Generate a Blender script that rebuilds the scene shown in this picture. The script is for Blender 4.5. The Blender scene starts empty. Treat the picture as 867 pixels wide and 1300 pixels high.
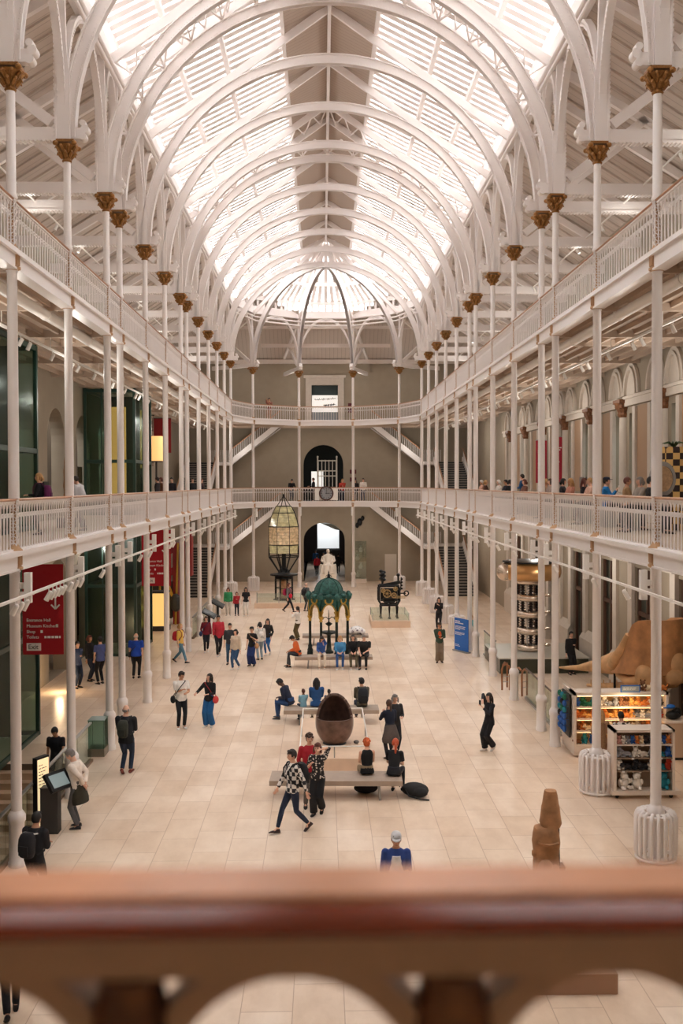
import bpy, math, random
from mathutils import Vector as V, Matrix
PI = math.pi
random.seed(7)
C = bpy.context.scene.collection
def srgb(r, g, b):
    f = lambda c: (c/12.92 if c <= .04045 else ((c+.055)/1.055)**2.4)
    return (f(r/255), f(g/255), f(b/255), 1)
MATS = {}
def mat(name, rgb=None, rough=.5, metal=0., noise=0., nscale=6., spec=.5, bump=0.):
    """a Principled material with an optional procedural mottling of the colour"""
    if name in MATS: return MATS[name]
    m = bpy.data.materials.new(name); m.use_nodes = True
    nt = m.node_tree; b = nt.nodes['Principled BSDF']
    col = srgb(*rgb)
    b.inputs['Base Color'].default_value = col
    b.inputs['Roughness'].default_value = rough; b.inputs['Metallic'].default_value = metal
    b.inputs['Specular IOR Level'].default_value = spec
    if noise:
        tc = nt.nodes.new('ShaderNodeTexCoord'); n = nt.nodes.new('ShaderNodeTexNoise')
        n.inputs['Scale'].default_value = nscale; n.inputs['Detail'].default_value = 4
        r = nt.nodes.new('ShaderNodeValToRGB')
        r.color_ramp.elements[0].position = .3; r.color_ramp.elements[1].position = .7
        r.color_ramp.elements[0].color = tuple(max(0, c*(1-noise)) for c in col[:3])+(1,)
        r.color_ramp.elements[1].color = tuple(min(1, c*(1+noise)) for c in col[:3])+(1,)
        nt.links.new(tc.outputs['Object'], n.inputs['Vector']); nt.links.new(n.outputs['Fac'], r.inputs['Fac'])
        nt.links.new(r.outputs['Color'], b.inputs['Base Color'])
        if bump:
            bp = nt.nodes.new('ShaderNodeBump'); bp.inputs['Strength'].default_value = bump
            nt.links.new(n.outputs['Fac'], bp.inputs['Height']); nt.links.new(bp.outputs['Normal'], b.inputs['Normal'])
    MATS[name] = m
    return m
def pattern(name, c1, c2, kind='check', scale=8., rough=.85, ratio=.5, metal=0.):
    """two coloured surface pattern: check | stripes | blotch | dots"""
    if name in MATS: return MATS[name]
    m = bpy.data.materials.new(name); m.use_nodes = True
    nt = m.node_tree; b = nt.nodes['Principled BSDF']; N = nt.nodes.new; L = nt.links.new
    b.inputs['Roughness'].default_value = rough; b.inputs['Metallic'].default_value = metal
    tc = N('ShaderNodeTexCoord')
    if kind == 'check':
        t = N('ShaderNodeTexChecker'); t.inputs['Scale'].default_value = scale
        t.inputs['Color1'].default_value = srgb(*c1); t.inputs['Color2'].default_value = srgb(*c2)
        L(tc.outputs['Object'], t.inputs['Vector']); out = t.outputs['Color']
    else:
        r = N('ShaderNodeValToRGB'); r.color_ramp.interpolation = 'CONSTANT'
        r.color_ramp.elements[0].color = srgb(*c1); r.color_ramp.elements[1].color = srgb(*c2)
        r.color_ramp.elements[1].position = ratio
        if kind == 'stripes':
            t = N('ShaderNodeTexWave'); t.inputs['Scale'].default_value = scale; t.bands_direction = 'Z'
            L(t.outputs['Fac'], r.inputs['Fac'])
        elif kind == 'dots':
            t = N('ShaderNodeTexVoronoi'); t.inputs['Scale'].default_value = scale; L(t.outputs['Distance'], r.inputs['Fac'])
        else:
            t = N('ShaderNodeTexNoise'); t.inputs['Scale'].default_value = scale; L(t.outputs['Fac'], r.inputs['Fac'])
        L(tc.outputs['Object'], t.inputs['Vector']); out = r.outputs['Color']
    L(out, b.inputs['Base Color'])
    MATS[name] = m
    return m
def glass(name, tint, gloss=.08, rough=.02):
    """thin pane: mostly lets light straight through, mirrors a little"""
    if name in MATS: return MATS[name]
    m = bpy.data.materials.new(name); m.use_nodes = True
    nt = m.node_tree; nt.nodes.clear(); N = nt.nodes.new; L = nt.links.new
    o = N('ShaderNodeOutputMaterial'); t = N('ShaderNodeBsdfTransparent'); g = N('ShaderNodeBsdfGlossy'); x = N('ShaderNodeMixShader')
    t.inputs['Color'].default_value = tint+(1,); g.inputs['Roughness'].default_value = rough; g.inputs['Color'].default_value = (.9, .95, .92, 1)
    x.inputs[0].default_value = gloss
    L(t.outputs[0], x.inputs[1]); L(g.outputs[0], x.inputs[2]); L(x.outputs[0], o.inputs[0])
    MATS[name] = m
    return m
def lamp_mat(name, rgb, strength):
    if name in MATS: return MATS[name]
    m = bpy.data.materials.new(name); m.use_nodes = True
    b = m.node_tree.nodes['Principled BSDF']
    b.inputs['Base Color'].default_value = srgb(*rgb); b.inputs['Emission Color'].default_value = srgb(*rgb)
    b.inputs['Emission Strength'].default_value = strength
    MATS[name] = m
    return m

class MB:
    """collects simple solids; build() links them as ONE mesh object"""
    def __init__(s): s.v = []; s.f = []; s.m = []; s.cur = 0
    def add(s, vs, fs):
        o = len(s.v); s.v += [tuple(p) for p in vs]
        for f in fs: s.f.append([i+o for i in f]); s.m.append(s.cur)
        return s
    def box(s, c, d, rz=0, M=None):
        x, y, z = d[0]/2, d[1]/2, d[2]/2
        P = [V((a*x, b*y, e*z)) for e in (-1, 1) for b in (-1, 1) for a in (-1, 1)]
        if rz: R = Matrix.Rotation(rz, 3, 'Z'); P = [R @ p for p in P]
        if M: P = [M @ p for p in P]
        P = [p+V(c) for p in P]
        return s.add(P, [(0, 2, 3, 1), (4, 5, 7, 6), (0, 1, 5, 4), (2, 6, 7, 3), (0, 4, 6, 2), (1, 3, 7, 5)])
    def bx(s, x0, x1, y0, y1, z0, z1):
        return s.box(((x0+x1)/2, (y0+y1)/2, (z0+z1)/2), (abs(x1-x0), abs(y1-y0), abs(z1-z0)))
    def beam(s, a, b, w, h, up=(0, 0, 1)):
        """box from a to b, w wide sideways, h along up"""
        a, b = V(a), V(b); d = (b-a).normalized(); u = V(up)
        sd = d.cross(u)
        if sd.length < 1e-5: sd = d.cross(V((0, 1, 0)))
        sd.normalize(); u = sd.cross(d)
        P = [p+sd*i*w/2+u*j*h/2 for p in (a, b) for i, j in ((-1, -1), (1, -1), (1, 1), (-1, 1))]
        return s.add(P, [(0, 1, 2, 3), (7, 6, 5, 4), (0, 4, 5, 1), (1, 5, 6, 2), (2, 6, 7, 3), (3, 7, 4, 0)])
    def rings(s, R, cap=True, close=False):
        n = len(R[0]); vs = [p for r in R for p in r]; fs = []
        k = len(R)
        for i in range(k if close else k-1):
            for j in range(n):
                a, b = i*n+j, i*n+(j+1) % n; c, d = ((i+1) % k)*n+(j+1) % n, ((i+1) % k)*n+j
                fs.append((a, b, c, d))
        if cap and not close: fs += [tuple(range(n-1, -1, -1)), tuple(range((k-1)*n, k*n))]
        return s.add(vs, fs)
    def lathe(s, prof, n=16, c=(0, 0, 0), M=None, ph=0, loop=False):
        R = []
        for r, z in prof:
            ring = [V((r*math.cos(2*PI*i/n+ph), r*math.sin(2*PI*i/n+ph), z)) for i in range(n)]
            if M: ring = [M @ p for p in ring]
            R.append([p+V(c) for p in ring])
        return s.rings(R, close=loop)
    def cyl(s, a, b, r0, r1=None, n=10):
        return s.tube([a, b], [r0, r0 if r1 is None else r1], n)
    def tube(s, P, r, n=8, close=False):
        P = [V(p) for p in P]; k = len(P)
        r = r if isinstance(r, (list, tuple)) else [r]*k
        R = []; pu = None
        for i, p in enumerate(P):
            if close: d = P[(i+1) % k]-P[i-1]
            else: d = P[min(i+1, k-1)]-P[max(i-1, 0)]
            d.normalize()
            u = pu if pu is not None else (V((0, 0, 1)) if abs(d.z) < .9 else V((1, 0, 0)))
            u = u-d*u.dot(d)
            if u.length < 1e-4: u = V((1, 0, 0))-d*d.x
            u.normalize(); w = d.cross(u); pu = u
            R.append([p+(u*math.cos(2*PI*j/n)+w*math.sin(2*PI*j/n))*r[i] for j in range(n)])
        return s.rings(R, close=close)
    def sph(s, c, r, n=10, k=6, M=None):
        r = r if isinstance(r, (list, tuple)) else (r, r, r)
        R = []
        for i in range(k+1):
            t = PI*(i/k)*.998+.001*PI
            ring = [V((r[0]*math.sin(t)*math.cos(2*PI*j/n), r[1]*math.sin(t)*math.sin(2*PI*j/n), -r[2]*math.cos(t))) for j in range(n)]
            if M: ring = [M @ p for p in ring]
            R.append([p+V(c) for p in ring])
        return s.rings(R)
    def prism(s, poly, a, b):
        """polygon (list of 3D points) swept by vector a -> b offsets"""
        a, b = V(a), V(b); n = len(poly)
        P = [V(p)+a for p in poly]+[V(p)+b for p in poly]
        fs = [tuple(range(n-1, -1, -1)), tuple(range(n, 2*n))]+[(i, (i+1) % n, n+(i+1) % n, n+i) for i in range(n)]
        return s.add(P, fs)
    def band(s, inner, outer, off):
        """flat band between two point lists, thickened by +-off"""
        off = V(off); R = []
        for a, b in zip(inner, outer):
            a, b = V(a), V(b); R.append([a-off, b-off, b+off, a+off])
        return s.rings(R)
    def quad(s, *p): return s.add(p, [tuple(range(len(p)))])
    def data(s, name, mats, smooth=50):
        me = bpy.data.meshes.new(name); me.from_pydata(s.v, [], s.f)
        for m in (mats if isinstance(mats, (list, tuple)) else [mats]): me.materials.append(m)
        if any(s.m): me.polygons.foreach_set('material_index', s.m)
        if smooth:
            me.polygons.foreach_set('use_smooth', [True]*len(s.f)); me.set_sharp_from_angle(angle=math.radians(smooth))
        me.update()
        return me
    def build(s, name, mats, parent=None, smooth=50):
        return link(name, s.data(name, mats, smooth), parent)
def link(name, data, parent=None):
    o = bpy.data.objects.new(name, data); C.objects.link(o)
    if parent: o.parent = parent
    return o
def tag(o, label=None, cat=None, group=None, kind=None):
    if label: o['label'] = label
    if cat: o['category'] = cat
    if group: o['group'] = group
    if kind: o['kind'] = kind
    return o
def thing(name, label, cat, loc=(0, 0, 0), rz=0, group=None):
    o = bpy.data.objects.new(name, None); C.objects.link(o); o.empty_display_size = .2
    o.location = loc; o.rotation_euler = (0, 0, rz)
    return tag(o, label, cat, group)
def kids(o): return [c for c in KIDS.get(o.name, [])]
def dup(root, loc, rz=0, label=None, group=None):
    r = root.copy(); C.objects.link(r); r.location = loc; r.rotation_euler = (0, 0, rz)
    if label: r['label'] = label
    if group: r['group'] = group
    for ch in list(root.children):
        c = ch.copy(); C.objects.link(c); c.parent = r
        for g in list(ch.children):
            d = g.copy(); C.objects.link(d); d.parent = c
    return r
def struct(name, mb, m, label=None, smooth=35):
    o = mb.build(name, m, None, smooth); o['kind'] = 'structure'
    if label: tag(o, label, 'building part')
    return o
ORD = ['first', 'second', 'third', 'fourth', 'fifth', 'sixth', 'seventh', 'eighth', 'ninth', 'tenth', 'eleventh', 'twelfth', 'thirteenth', 'fourteenth']
FONT = None
def text_mesh(s, size, depth=.004, align='LEFT'):
    cu = bpy.data.curves.new('lettering', 'FONT'); cu.body = s; cu.size = size; cu.extrude = depth; cu.align_x = align; cu.resolution_u = 2
    o = bpy.data.objects.new('lettering', cu)
    me = bpy.data.meshes.new_from_object(o, depsgraph=None)
    bpy.data.objects.remove(o); bpy.data.curves.remove(cu)
    return me
def lettering(name, s, size, m, parent, loc, rot, align='LEFT', depth=.004):
    me = text_mesh(s, size, depth, align); me.materials.clear(); me.materials.append(m)
    o = link(name, me, parent); o.location = loc; o.rotation_euler = rot
    return o
SKY, EXPO = 4.8, 0.8
# ------------------------------------------------------------------ materials
WHITE = mat('white_paint', (240, 234, 231), .38)
CREAM = mat('cream_paint', (226, 216, 208), .45)
BEIGEW = mat('beige_wall', (160, 148, 130), .8, noise=.04, nscale=2)
GREYW = mat('grey_wall', (178, 172, 160), .8, noise=.03, nscale=1.5)
STONE = mat('pale_stone', (206, 196, 184), .75, noise=.05, nscale=4)
GOLD = mat('gilded_capital', (158, 112, 62), .42, .55, noise=.3, nscale=30)
GOLDT = mat('gilt_trim', (193, 152, 112), .5, .2)
WOODR = mat('rail_wood', (184, 136, 102), .35, noise=.2, nscale=9)
DARK = mat('dark_void', (22, 24, 24), .8)
BLACK = mat('black_metal', (24, 25, 27), .45, .3)
DGREY = mat('dark_grey', (60, 58, 56), .6)
STEEL = mat('brushed_steel', (170, 168, 165), .35, .8)
CEILM = mat('gallery_ceiling', (192, 172, 154), .75)
SKYGLASS = glass('roof_glass', (.97, .985, 1.0), .03)
GREENGLASS = glass('green_glass', (.66, .76, .71), .05, .2)
CLEARGLASS = glass('clear_glass', (.86, .91, .88), .1)
def plank_mat(name, rgb, rgb2, axis, pitch):
    """painted boards: a thin dark joint every `pitch` along one object axis"""
    m = bpy.data.materials.new(name); m.use_nodes = True
    nt = m.node_tree; b = nt.nodes['Principled BSDF']; N = nt.nodes.new; L = nt.links.new
    tc = N('ShaderNodeTexCoord'); sx = N('ShaderNodeSeparateXYZ'); mu = N('ShaderNodeMath'); fr = N('ShaderNodeMath'); cr = N('ShaderNodeValToRGB')
    mu.operation = 'MULTIPLY'; mu.inputs[1].default_value = 1/pitch; fr.operation = 'FRACT'
    cr.color_ramp.elements[0].position = 0; cr.color_ramp.elements[0].color = srgb(*rgb2)
    cr.color_ramp.elements[1].position = .1; cr.color_ramp.elements[1].color = srgb(*rgb)
    L(tc.outputs['Object'], sx.inputs[0]); L(sx.outputs[axis], mu.inputs[0]); L(mu.outputs[0], fr.inputs[0]); L(fr.outputs[0], cr.inputs[0]); L(cr.outputs[0], b.inputs['Base Color'])
    b.inputs['Roughness'].default_value = .7
    MATS[name] = m
    return m
BOARDS = plank_mat('painted_boards', (210, 198, 188), (158, 144, 132), 1, .32)
RIDGEB = plank_mat('ridge_boards', (186, 170, 156), (140, 124, 112), 1, .24)
def floor_mat():
    m = bpy.data.materials.new('limestone_tiles'); m.use_nodes = True
    nt = m.node_tree; b = nt.nodes['Principled BSDF']; N = nt.nodes.new; L = nt.links.new
    tc = N('ShaderNodeTexCoord'); mp = N('ShaderNodeMapping'); mp.inputs['Rotation'].default_value = (0, 0, PI/2)
    br = N('ShaderNodeTexBrick'); br.inputs['Scale'].default_value = 1; br.inputs['Brick Width'].default_value = 1.25; br.inputs['Row Height'].default_value = .75
    br.inputs['Mortar Size'].default_value = .007; br.inputs['Mortar Smooth'].default_value = .1; br.inputs['Bias'].default_value = 0; br.offset = .37
    br.inputs['Color1'].default_value = srgb(241, 222, 202); br.inputs['Color2'].default_value = srgb(229, 205, 180); br.inputs['Mortar'].default_value = srgb(196, 168, 144)
    L(tc.outputs['Object'], mp.inputs[0]); L(mp.outputs[0], br.inputs[0])
    n = N('ShaderNodeTexNoise'); n.inputs['Scale'].default_value = .9; n.inputs['Detail'].default_value = 6; n.inputs['Roughness'].default_value = .65
    mp2 = N('ShaderNodeMapping'); mp2.inputs['Scale'].default_value = (1.6, .8, 1)
    L(tc.outputs['Object'], mp2.inputs[0]); L(mp2.outputs[0], n.inputs[0])
    r = N('ShaderNodeValToRGB'); r.color_ramp.elements[0].position = .35; r.color_ramp.elements[0].color = (.86, .82, .78, 1); r.color_ramp.elements[1].position = .62; r.color_ramp.elements[1].color = (1, 1, 1, 1)
    L(n.outputs['Fac'], r.inputs[0])
    x = N('ShaderNodeMix'); x.data_type = 'RGBA'; x.blend_type = 'MULTIPLY'; x.inputs[0].default_value = 1
    L(br.outputs['Color'], x.inputs[6]); L(r.outputs[0], x.inputs[7]); L(x.outputs[2], b.inputs['Base Color'])
    b.inputs['Roughness'].default_value = .32; b.inputs['Specular IOR Level'].default_value = .4
    return m
FLOORM = floor_mat()
# ------------------------------------------------------------------ grid
W = 6.4; XW = 10.8; YE = 77.2; YC = 66.83; RA = 6.4
YS = [19.83, 24.17, 28.51, 30.31, 34.65, 38.99, 43.33, 45.13, 49.47, 53.81, 58.15, 62.49, 66.83]
APSE = [(RA*math.sin(math.radians(a)), YC+RA*math.cos(math.radians(a))) for a in (-54, -18, 18, 54)]
ZC = 15.82                                   # top of the capitals
R1, R2 = 7.318, 13.24                        # the two handrails
# ------------------------------------------------------------------ floor and outer walls
HX0, HX1, HY0, HY1 = -10.2, -6.75, 14., 27.1       # stair well in the left aisle
f = MB()
for x0, x1, y0, y1 in ((-XW, HX0, -5, 77.2), (HX1, XW, -5, 77.2), (HX0, HX1, -5, HY0), (HX0, HX1, HY1, 77.2), (-1.9, 1.9, 77.2, 97), (-12.6, -XW, -5, 60), (XW, 13.5, -5, 77.2)):
    f.quad((x0, y0, 0), (x1, y0, 0), (x1, y1, 0), (x0, y1, 0))
struct('floor', f, FLOORM, 'pale limestone tiled floor of the hall')
def wall_with_holes(name, along, c, u0, u1, z0, z1, holes, m, t=.3, sgn=1, label=None):
    """wall in plane x=c (along='y') or y=c (along='x'); holes = (ua, ub, za, zb, arched) cut right through"""
    b = MB()
    P = (lambda u, z, d: (c+sgn*d, u, z)) if along == 'y' else (lambda u, z, d: (u, c+sgn*d, z))
    us = sorted({u0, u1}.union(*[{h[0], h[1]} for h in holes]))
    for a, e in zip(us, us[1:]):
        hs = sorted([h for h in holes if h[0] <= a+1e-6 and h[1] >= e-1e-6], key=lambda h: h[2])
        z = z0
        for h in hs:
            if h[2] > z: b.quad(P(a, z, 0), P(e, z, 0), P(e, h[2], 0), P(a, h[2], 0))
            z = h[3]
        if z < z1: b.quad(P(a, z, 0), P(e, z, 0), P(e, z1, 0), P(a, z1, 0))
    for ua, ub, za, zb, arched in holes:
        pts = [(ua, za), (ub, za)]
        if arched:
            r = (ub-ua)/2; zs = zb-r*arched; um = (ua+ub)/2
            arc = [(um+r*math.cos(PI*i/14), zs+r*arched*math.sin(PI*i/14)) for i in range(15)]
            for i in range(14):          # spandrels
                (p, q), (p2, q2) = arc[i], arc[i+1]
                b.quad(P(p, q, 0), P(p2, q2, 0), P(p2, zb, 0), P(p, zb, 0))
            pts += arc
        else: pts += [(ub, zb), (ua, zb)]
        for (p, q), (p2, q2) in zip(pts, pts[1:]+pts[:1]):
            b.quad(P(p, q, 0), P(p2, q2, 0), P(p2, q2, t), P(p, q, t))
    return struct(name, b, m, label, smooth=0)
# end wall: arched doorway below, arched opening on the first floor, square door on the second
wall_with_holes('wall_back', 'x', YE, -XW, XW, -.02, 18, [(-1.75, 1.45, 0, 4.55, .85), (-1.75, 1.35, 6.25, 10.6, 1.), (-1.1, .95, 12.15, 15.2, 0)], BEIGEW, .45, 1, 'beige end wall with three central openings')
# left wall: tall arched openings on both floors
hl = []
for i, y in enumerate([16.6, 20.94, 25.28, 29.62, 33.96, 38.3, 42.64, 46.98, 51.3]):
    hl += [(y, y+2.6, 6.3, 10.6, 1.), (y, y+2.6, 0.02, 4.6, .5)] if y < 48 else []
hl = [h for h in hl if not (h[2] < 1 and h[0] > 44)]
wall_with_holes('wall_left', 'y', -XW, -5, YE, -.02, 17.2, hl, BEIGEW, .55, -1, 'beige side wall on the left with arched openings')
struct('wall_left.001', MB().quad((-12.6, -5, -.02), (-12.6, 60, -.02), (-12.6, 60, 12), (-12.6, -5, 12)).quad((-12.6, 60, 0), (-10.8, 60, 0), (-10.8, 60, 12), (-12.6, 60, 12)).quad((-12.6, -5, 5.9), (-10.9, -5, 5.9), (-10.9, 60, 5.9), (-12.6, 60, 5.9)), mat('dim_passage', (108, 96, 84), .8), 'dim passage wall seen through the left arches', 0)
hr = []
for i in range(14):
    yc = 14.6+i*4.34
    if yc < 58: hr += [(yc-1.22, yc-.5, 7.2, 10.1, 0), (yc+.5, yc+1.22, 7.2, 10.1, 0)]
for i in range(12):
    yc = 16.77+i*4.34
    if yc < 56: hr += [(yc-1.0, yc+1.0, 0.02, 4.6, 0)]
wall_with_holes('wall_right', 'y', XW, -5, YE, -.02, 17.2, hr, BEIGEW, .5, 1, 'beige side wall on the right with paired windows')
struct('wall_front', MB().quad((-XW, -5, -.02), (XW, -5, -.02), (XW, -5, 26), (-XW, -5, 26)), BEIGEW, 'plain wall behind the viewpoint')
# rooms behind the right windows
rb = MB()
rb.quad((13.5, -5, 0), (13.5, 77, 0), (13.5, 77, 12), (13.5, -5, 12)).quad((11.3, -5, 5.7), (13.5, -5, 5.7), (13.5, 77, 5.7), (11.3, 77, 5.7)).quad((11.3, -5, 0), (13.5, -5, 0), (13.5, 77, 0), (11.3, 77, 0))
struct('wall_right.001', rb, mat('side_room', (150, 168, 172), .8), 'blue grey room wall behind the right windows', 0)
wl = MB()
for h in hr:
    wl.quad((XW+.2, h[0], h[2]), (XW+.2, h[1], h[2]), (XW+.2, h[1], h[3]), (XW+.2, h[0], h[3]))
struct('window_1', wl, glass('side_window_glass', (.8, .9, .93), .2, .05), 'panes of the right side windows', 0)
# ------------------------------------------------------------------ balconies: slabs, fascias, ceilings
def poly_line(side, r):
    """the balcony edge as a polyline, offset r outwards (aisle side) from the column line"""
    k = (RA+r)/RA
    return [(side*0, 0)]
def edge(r, y0=-3):
    """column line from left front round the apse to right front, pushed outwards by r"""
    rr = RA+r
    return [(-rr, y0)]+[(rr*math.sin(math.radians(a)), YC+rr*math.cos(math.radians(a))) for a in (-90, -54, -18, 18, 54, 90)]+[(rr, y0)]
def strip(b, r0, r1, z0, z1):
    """solid strip following the balcony edge between offsets r0..r1 and z0..z1"""
    A, B = edge(r0), edge(r1); R = []
    for (a, c), (d, e) in zip(A, B): R.append([V((a, c, z0)), V((d, e, z0)), V((d, e, z1)), V((a, c, z1))])
    b.rings(R); return b
for lvl, zr in ((1, R1), (2, R2)):
    b = MB(); zf = zr-1.09
    strip(b, -.10, .14, zr-1.40, zr-1.13); strip(b, -.17, .18, zr-1.13, zr-1.03); strip(b, -.13, .16, zr-1.42, zr-1.38)
    struct('trim_%d' % lvl, b, WHITE, 'white fascia round the edge of the %s balcony' % ('lower' if lvl == 1 else 'upper'), 0)
    A = edge(.1); b = MB(); z0, z1 = zf-.16, zf
    for z in (z0, z1):
        b.quad((-XW, -3, z), (A[0][0], -3, z), (A[0][0], YC, z), (-XW, YC, z)); b.quad((XW, -3, z), (A[-1][0], -3, z), (A[-1][0], YC, z), (XW, YC, z))
        P = [(-XW, YC), (-XW, YE), (-3.5, YE), (3.5, YE), (XW, YE), (XW, YC)]
        I = A[1:7]
        b.quad(*[(p[0], p[1], z) for p in (I[0], P[0], P[1], I[1])]); b.quad(*[(p[0], p[1], z) for p in (I[1], P[1], P[2], I[2])])
        b.quad(*[(p[0], p[1], z) for p in (I[2], P[2], P[3], I[3])]); b.quad(*[(p[0], p[1], z) for p in (I[3], P[3], P[4], I[4])]); b.quad(*[(p[0], p[1], z) for p in (I[4], P[4], P[5], I[5])])
    struct('floor_balcony' if lvl == 1 else 'floor_balcony.001', b, CEILM, 'slab of the %s balcony' % ('lower' if lvl == 1 else 'upper'), 0)
    # joists under the slab
    b = MB(); zj = zf-.16
    for s in (-1, 1):
        for k in range(9): x = s*(6.85+k*.46); b.bx(x-.045, x+.045, 0, YC+9.8 if lvl == 2 else YC, zj-.14, zj)
        for y in [15.49, 11.15]+YS: b.bx(s*6.5, s*XW, y-.05, y+.05, zj-.22, zj-.02)
    for k in range(8): y = YC+6.9+k*.46; b.bx(-XW, XW, y-.04, y+.04, zj-.12, zj)
    struct('ceiling_joists' if lvl == 1 else 'ceiling_joists.001', b, CEILM, 'painted joists under the %s balcony' % ('lower' if lvl == 1 else 'upper'), 0)
# first floor slab of the viewpoint end
struct('floor_balcony.002', MB().bx(-6.5, 6.5, -5, .58, 6.07, 6.23), CEILM, 'balcony slab at the viewpoint end')
# ------------------------------------------------------------------ columns
def column_parts(root, capital=True):
    b = MB()
    b.lathe([(.17, 0), (.17, .1), (.15, .14), (.15, .86), (.175, .9), (.175, 1.02), (.14, 1.08), (.112, 1.12)], 8, ph=PI/8)
    b.build('base', WHITE, root)
    for zt, zb in ((R1, 1.1), (R2, R1)):
        b = MB(); z1 = zt-1.42
        b.lathe([(.108, zb), (.1, z1-.05), (.118, z1-.03), (.118, z1)], 14); b.build('shaft', WHITE, root)
        b = MB()
        b.lathe([(.12, z1-.01), (.17, z1+.02), (.17, z1+.06), (.12, z1+.09)], 12)
        b.bx(-.11, .11, -.11, .11, z1+.05, z1+.36)
        b.lathe([(.12, z1+.33), (.165, z1+.36), (.165, z1+.4), (.1, z1+.46), (.075, z1+.52)], 12)
        for sx in (-.07, 0, .07):
            b.bx(-.135, -.1, sx-.018, sx+.018, z1+.1, z1+.34); b.bx(.1, .135, sx-.018, sx+.018, z1+.1, z1+.34)
        b.build('collar', GOLDT, root)
        b = MB(); za, ze = zt-.92, zt-.02; h = .068
        core = MB().bx(-.046, .046, -.046, .046, za, ze)
        b.bx(-h, h, -h, h, za-.02, za+.03); b.bx(-h, h, -h, h, ze-.03, ze)
        for sx in (-1, 1):
            for sy in (-1, 1): b.bx(sx*h-.009, sx*h+.009, sy*h-.009, sy*h+.009, za, ze)
        n = 7; dz = (ze-za)/n
        for k in range(n):
            z = za+k*dz
            for s in (-1, 1):
                for q in (-h, h):
                    b.beam((s*h, q, z), (-s*h, q, z+dz), .012, .02, (0, 1, 0)); b.beam((q, s*h, z), (q, -s*h, z+dz), .012, .02, (1, 0, 0))
        lp = b.build('lattice_panel', WHITE, root, 0); core.build('core', GOLDT, lp, 0)
    b = MB(); b.lathe([(.11, R2-.02), (.125, R2+.02), (.1, R2+.08), (.095, R2+.1), (.088, ZC-.5)], 14); b.build('shaft', WHITE, root)
    b = MB(); z = ZC-.5
    b.lathe([(.1, z), (.12, z+.03), (.1, z+.06), (.1, z+.12), (.13, z+.22), (.2, z+.33), (.27, z+.38), (.2, z+.4)], 16)
    for k in range(8):
        a = k*PI/4; ca, sa = math.cos(a), math.sin(a)
        for rr, zz, hh in ((.13, .1, .12), (.17, .22, .14)):
            a2 = a+(PI/8 if rr > .15 else 0); ca, sa = math.cos(a2), math.sin(a2)
            b.tube([(ca*(rr-.03), sa*(rr-.03), z+zz), (ca*(rr+.02), sa*(rr+.02), z+zz+hh*.6), (ca*(rr+.09), sa*(rr+.09), z+zz+hh), (ca*(rr+.11), sa*(rr+.11), z+zz+hh-.05)], [.04, .05, .035, .012], 6)
    for sx in (-1, 1):
        for sy in (-1, 1): b.sph((sx*.22, sy*.22, z+.4), (.07, .07, .06), 8, 5)
    b.prism([(.25*math.cos(PI/4+i*PI/2)*1.2, .25*math.sin(PI/4+i*PI/2)*1.2, z+.44) for i in range(4)], (0, 0, 0), (0, 0, .06))
    b.build('capital', GOLD, root)
col0 = thing('iron_column', 'white iron column with gilded capital, first from the viewpoint in the left row', 'column', (-W, YS[0], 0))
column_parts(col0); col0['kind'] = 'thing'
for s, nm in ((-1, 'left'), (1, 'right')):
    for i, y in enumerate(YS):
        if s < 0 and i == 0: continue
        dup(col0, (s*W, y, 0), 0 if s < 0 else PI, 'white iron column with gilded capital, %s from the viewpoint in the %s row' % (ORD[i], nm))
    col_group = 0
for i, (x, y) in enumerate(APSE):
    a = math.atan2(x, y-YC)
    dup(col0, (x, y, 0), PI/2-a, 'white iron column at the far rounded end, %s of four from the left' % ORD[i])
# ------------------------------------------------------------------ balustrades
def balustrade_parts(root, L, wood=WOODR):
    """a straight section along +y of length L, centred on its root at handrail height"""
    b = MB(); h = L/2
    prof = [(-.06, -.03), (-.075, -.012), (-.075, .0), (-.05, .02), (.05, .02), (.075, 0), (.075, -.012), (.06, -.03)]
    b.rings([[V((x, y, z-.02)) for x, z in prof] for y in (-h, h)]); b.build('handrail', wood, root, 0)
    b = MB(); n = max(2, round(L/.19)); p = L/n
    b.bx(-.045, .045, -h, h, -.085, -.05); b.bx(-.03, .03, -h, h, -1.04, -1.0)
    for i in range(n+1):
        y = -h+i*p
        b.lathe([(.026, -1.0), (.014, -.96), (.016, -.6), (.02, -.33), (.013, -.28), (.017, -.2), (.03, -.1), (.03, -.085)], 6, (0, y, 0))
        if i < n:
            r0, r1 = p/2-.022, p/2-.002
            N = 6
            cz = -.19
            inn = [(0, y+p/2+r0*math.cos(PI*k/N), cz+.085*math.sin(PI*k/N)) for k in range(N+1)]
            out = [(0, y+p/2+r1*math.cos(PI*k/N), cz+.108*math.sin(PI*k/N)) for k in range(N+1)]
            b.band(inn, out, (.014, 0, 0))
            inn = [(0, y+p/2+.03*math.cos(2*PI*k/6), -.33+.03*math.sin(2*PI*k/6)) for k in range(7)]
            out = [(0, y+p/2+.045*math.cos(2*PI*k/6), -.33+.05*math.sin(2*PI*k/6)) for k in range(7)]
            b.band(inn, out, (.01, 0, 0))
            b.bx(-.008, .008, y+p/2-.05, y+p/2+.05, -.3, -.285)
    b.build('baluster_panel', WHITE, root, 0)
proto = {}
def balustrade(p, q, z, label):
    p, q = V(p), V(q); d = q-p; L = d.length-.14; key = round(L, 2); c = (p+q)/2
    rz = math.atan2(d.y, d.x)-PI/2
    if key not in proto:
        o = thing('balustrade', label, 'balustrade', (c.x, c.y, z), rz); balustrade_parts(o, L); proto[key] = o
    else: dup(proto[key], (c.x, c.y, z), rz, label)
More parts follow.
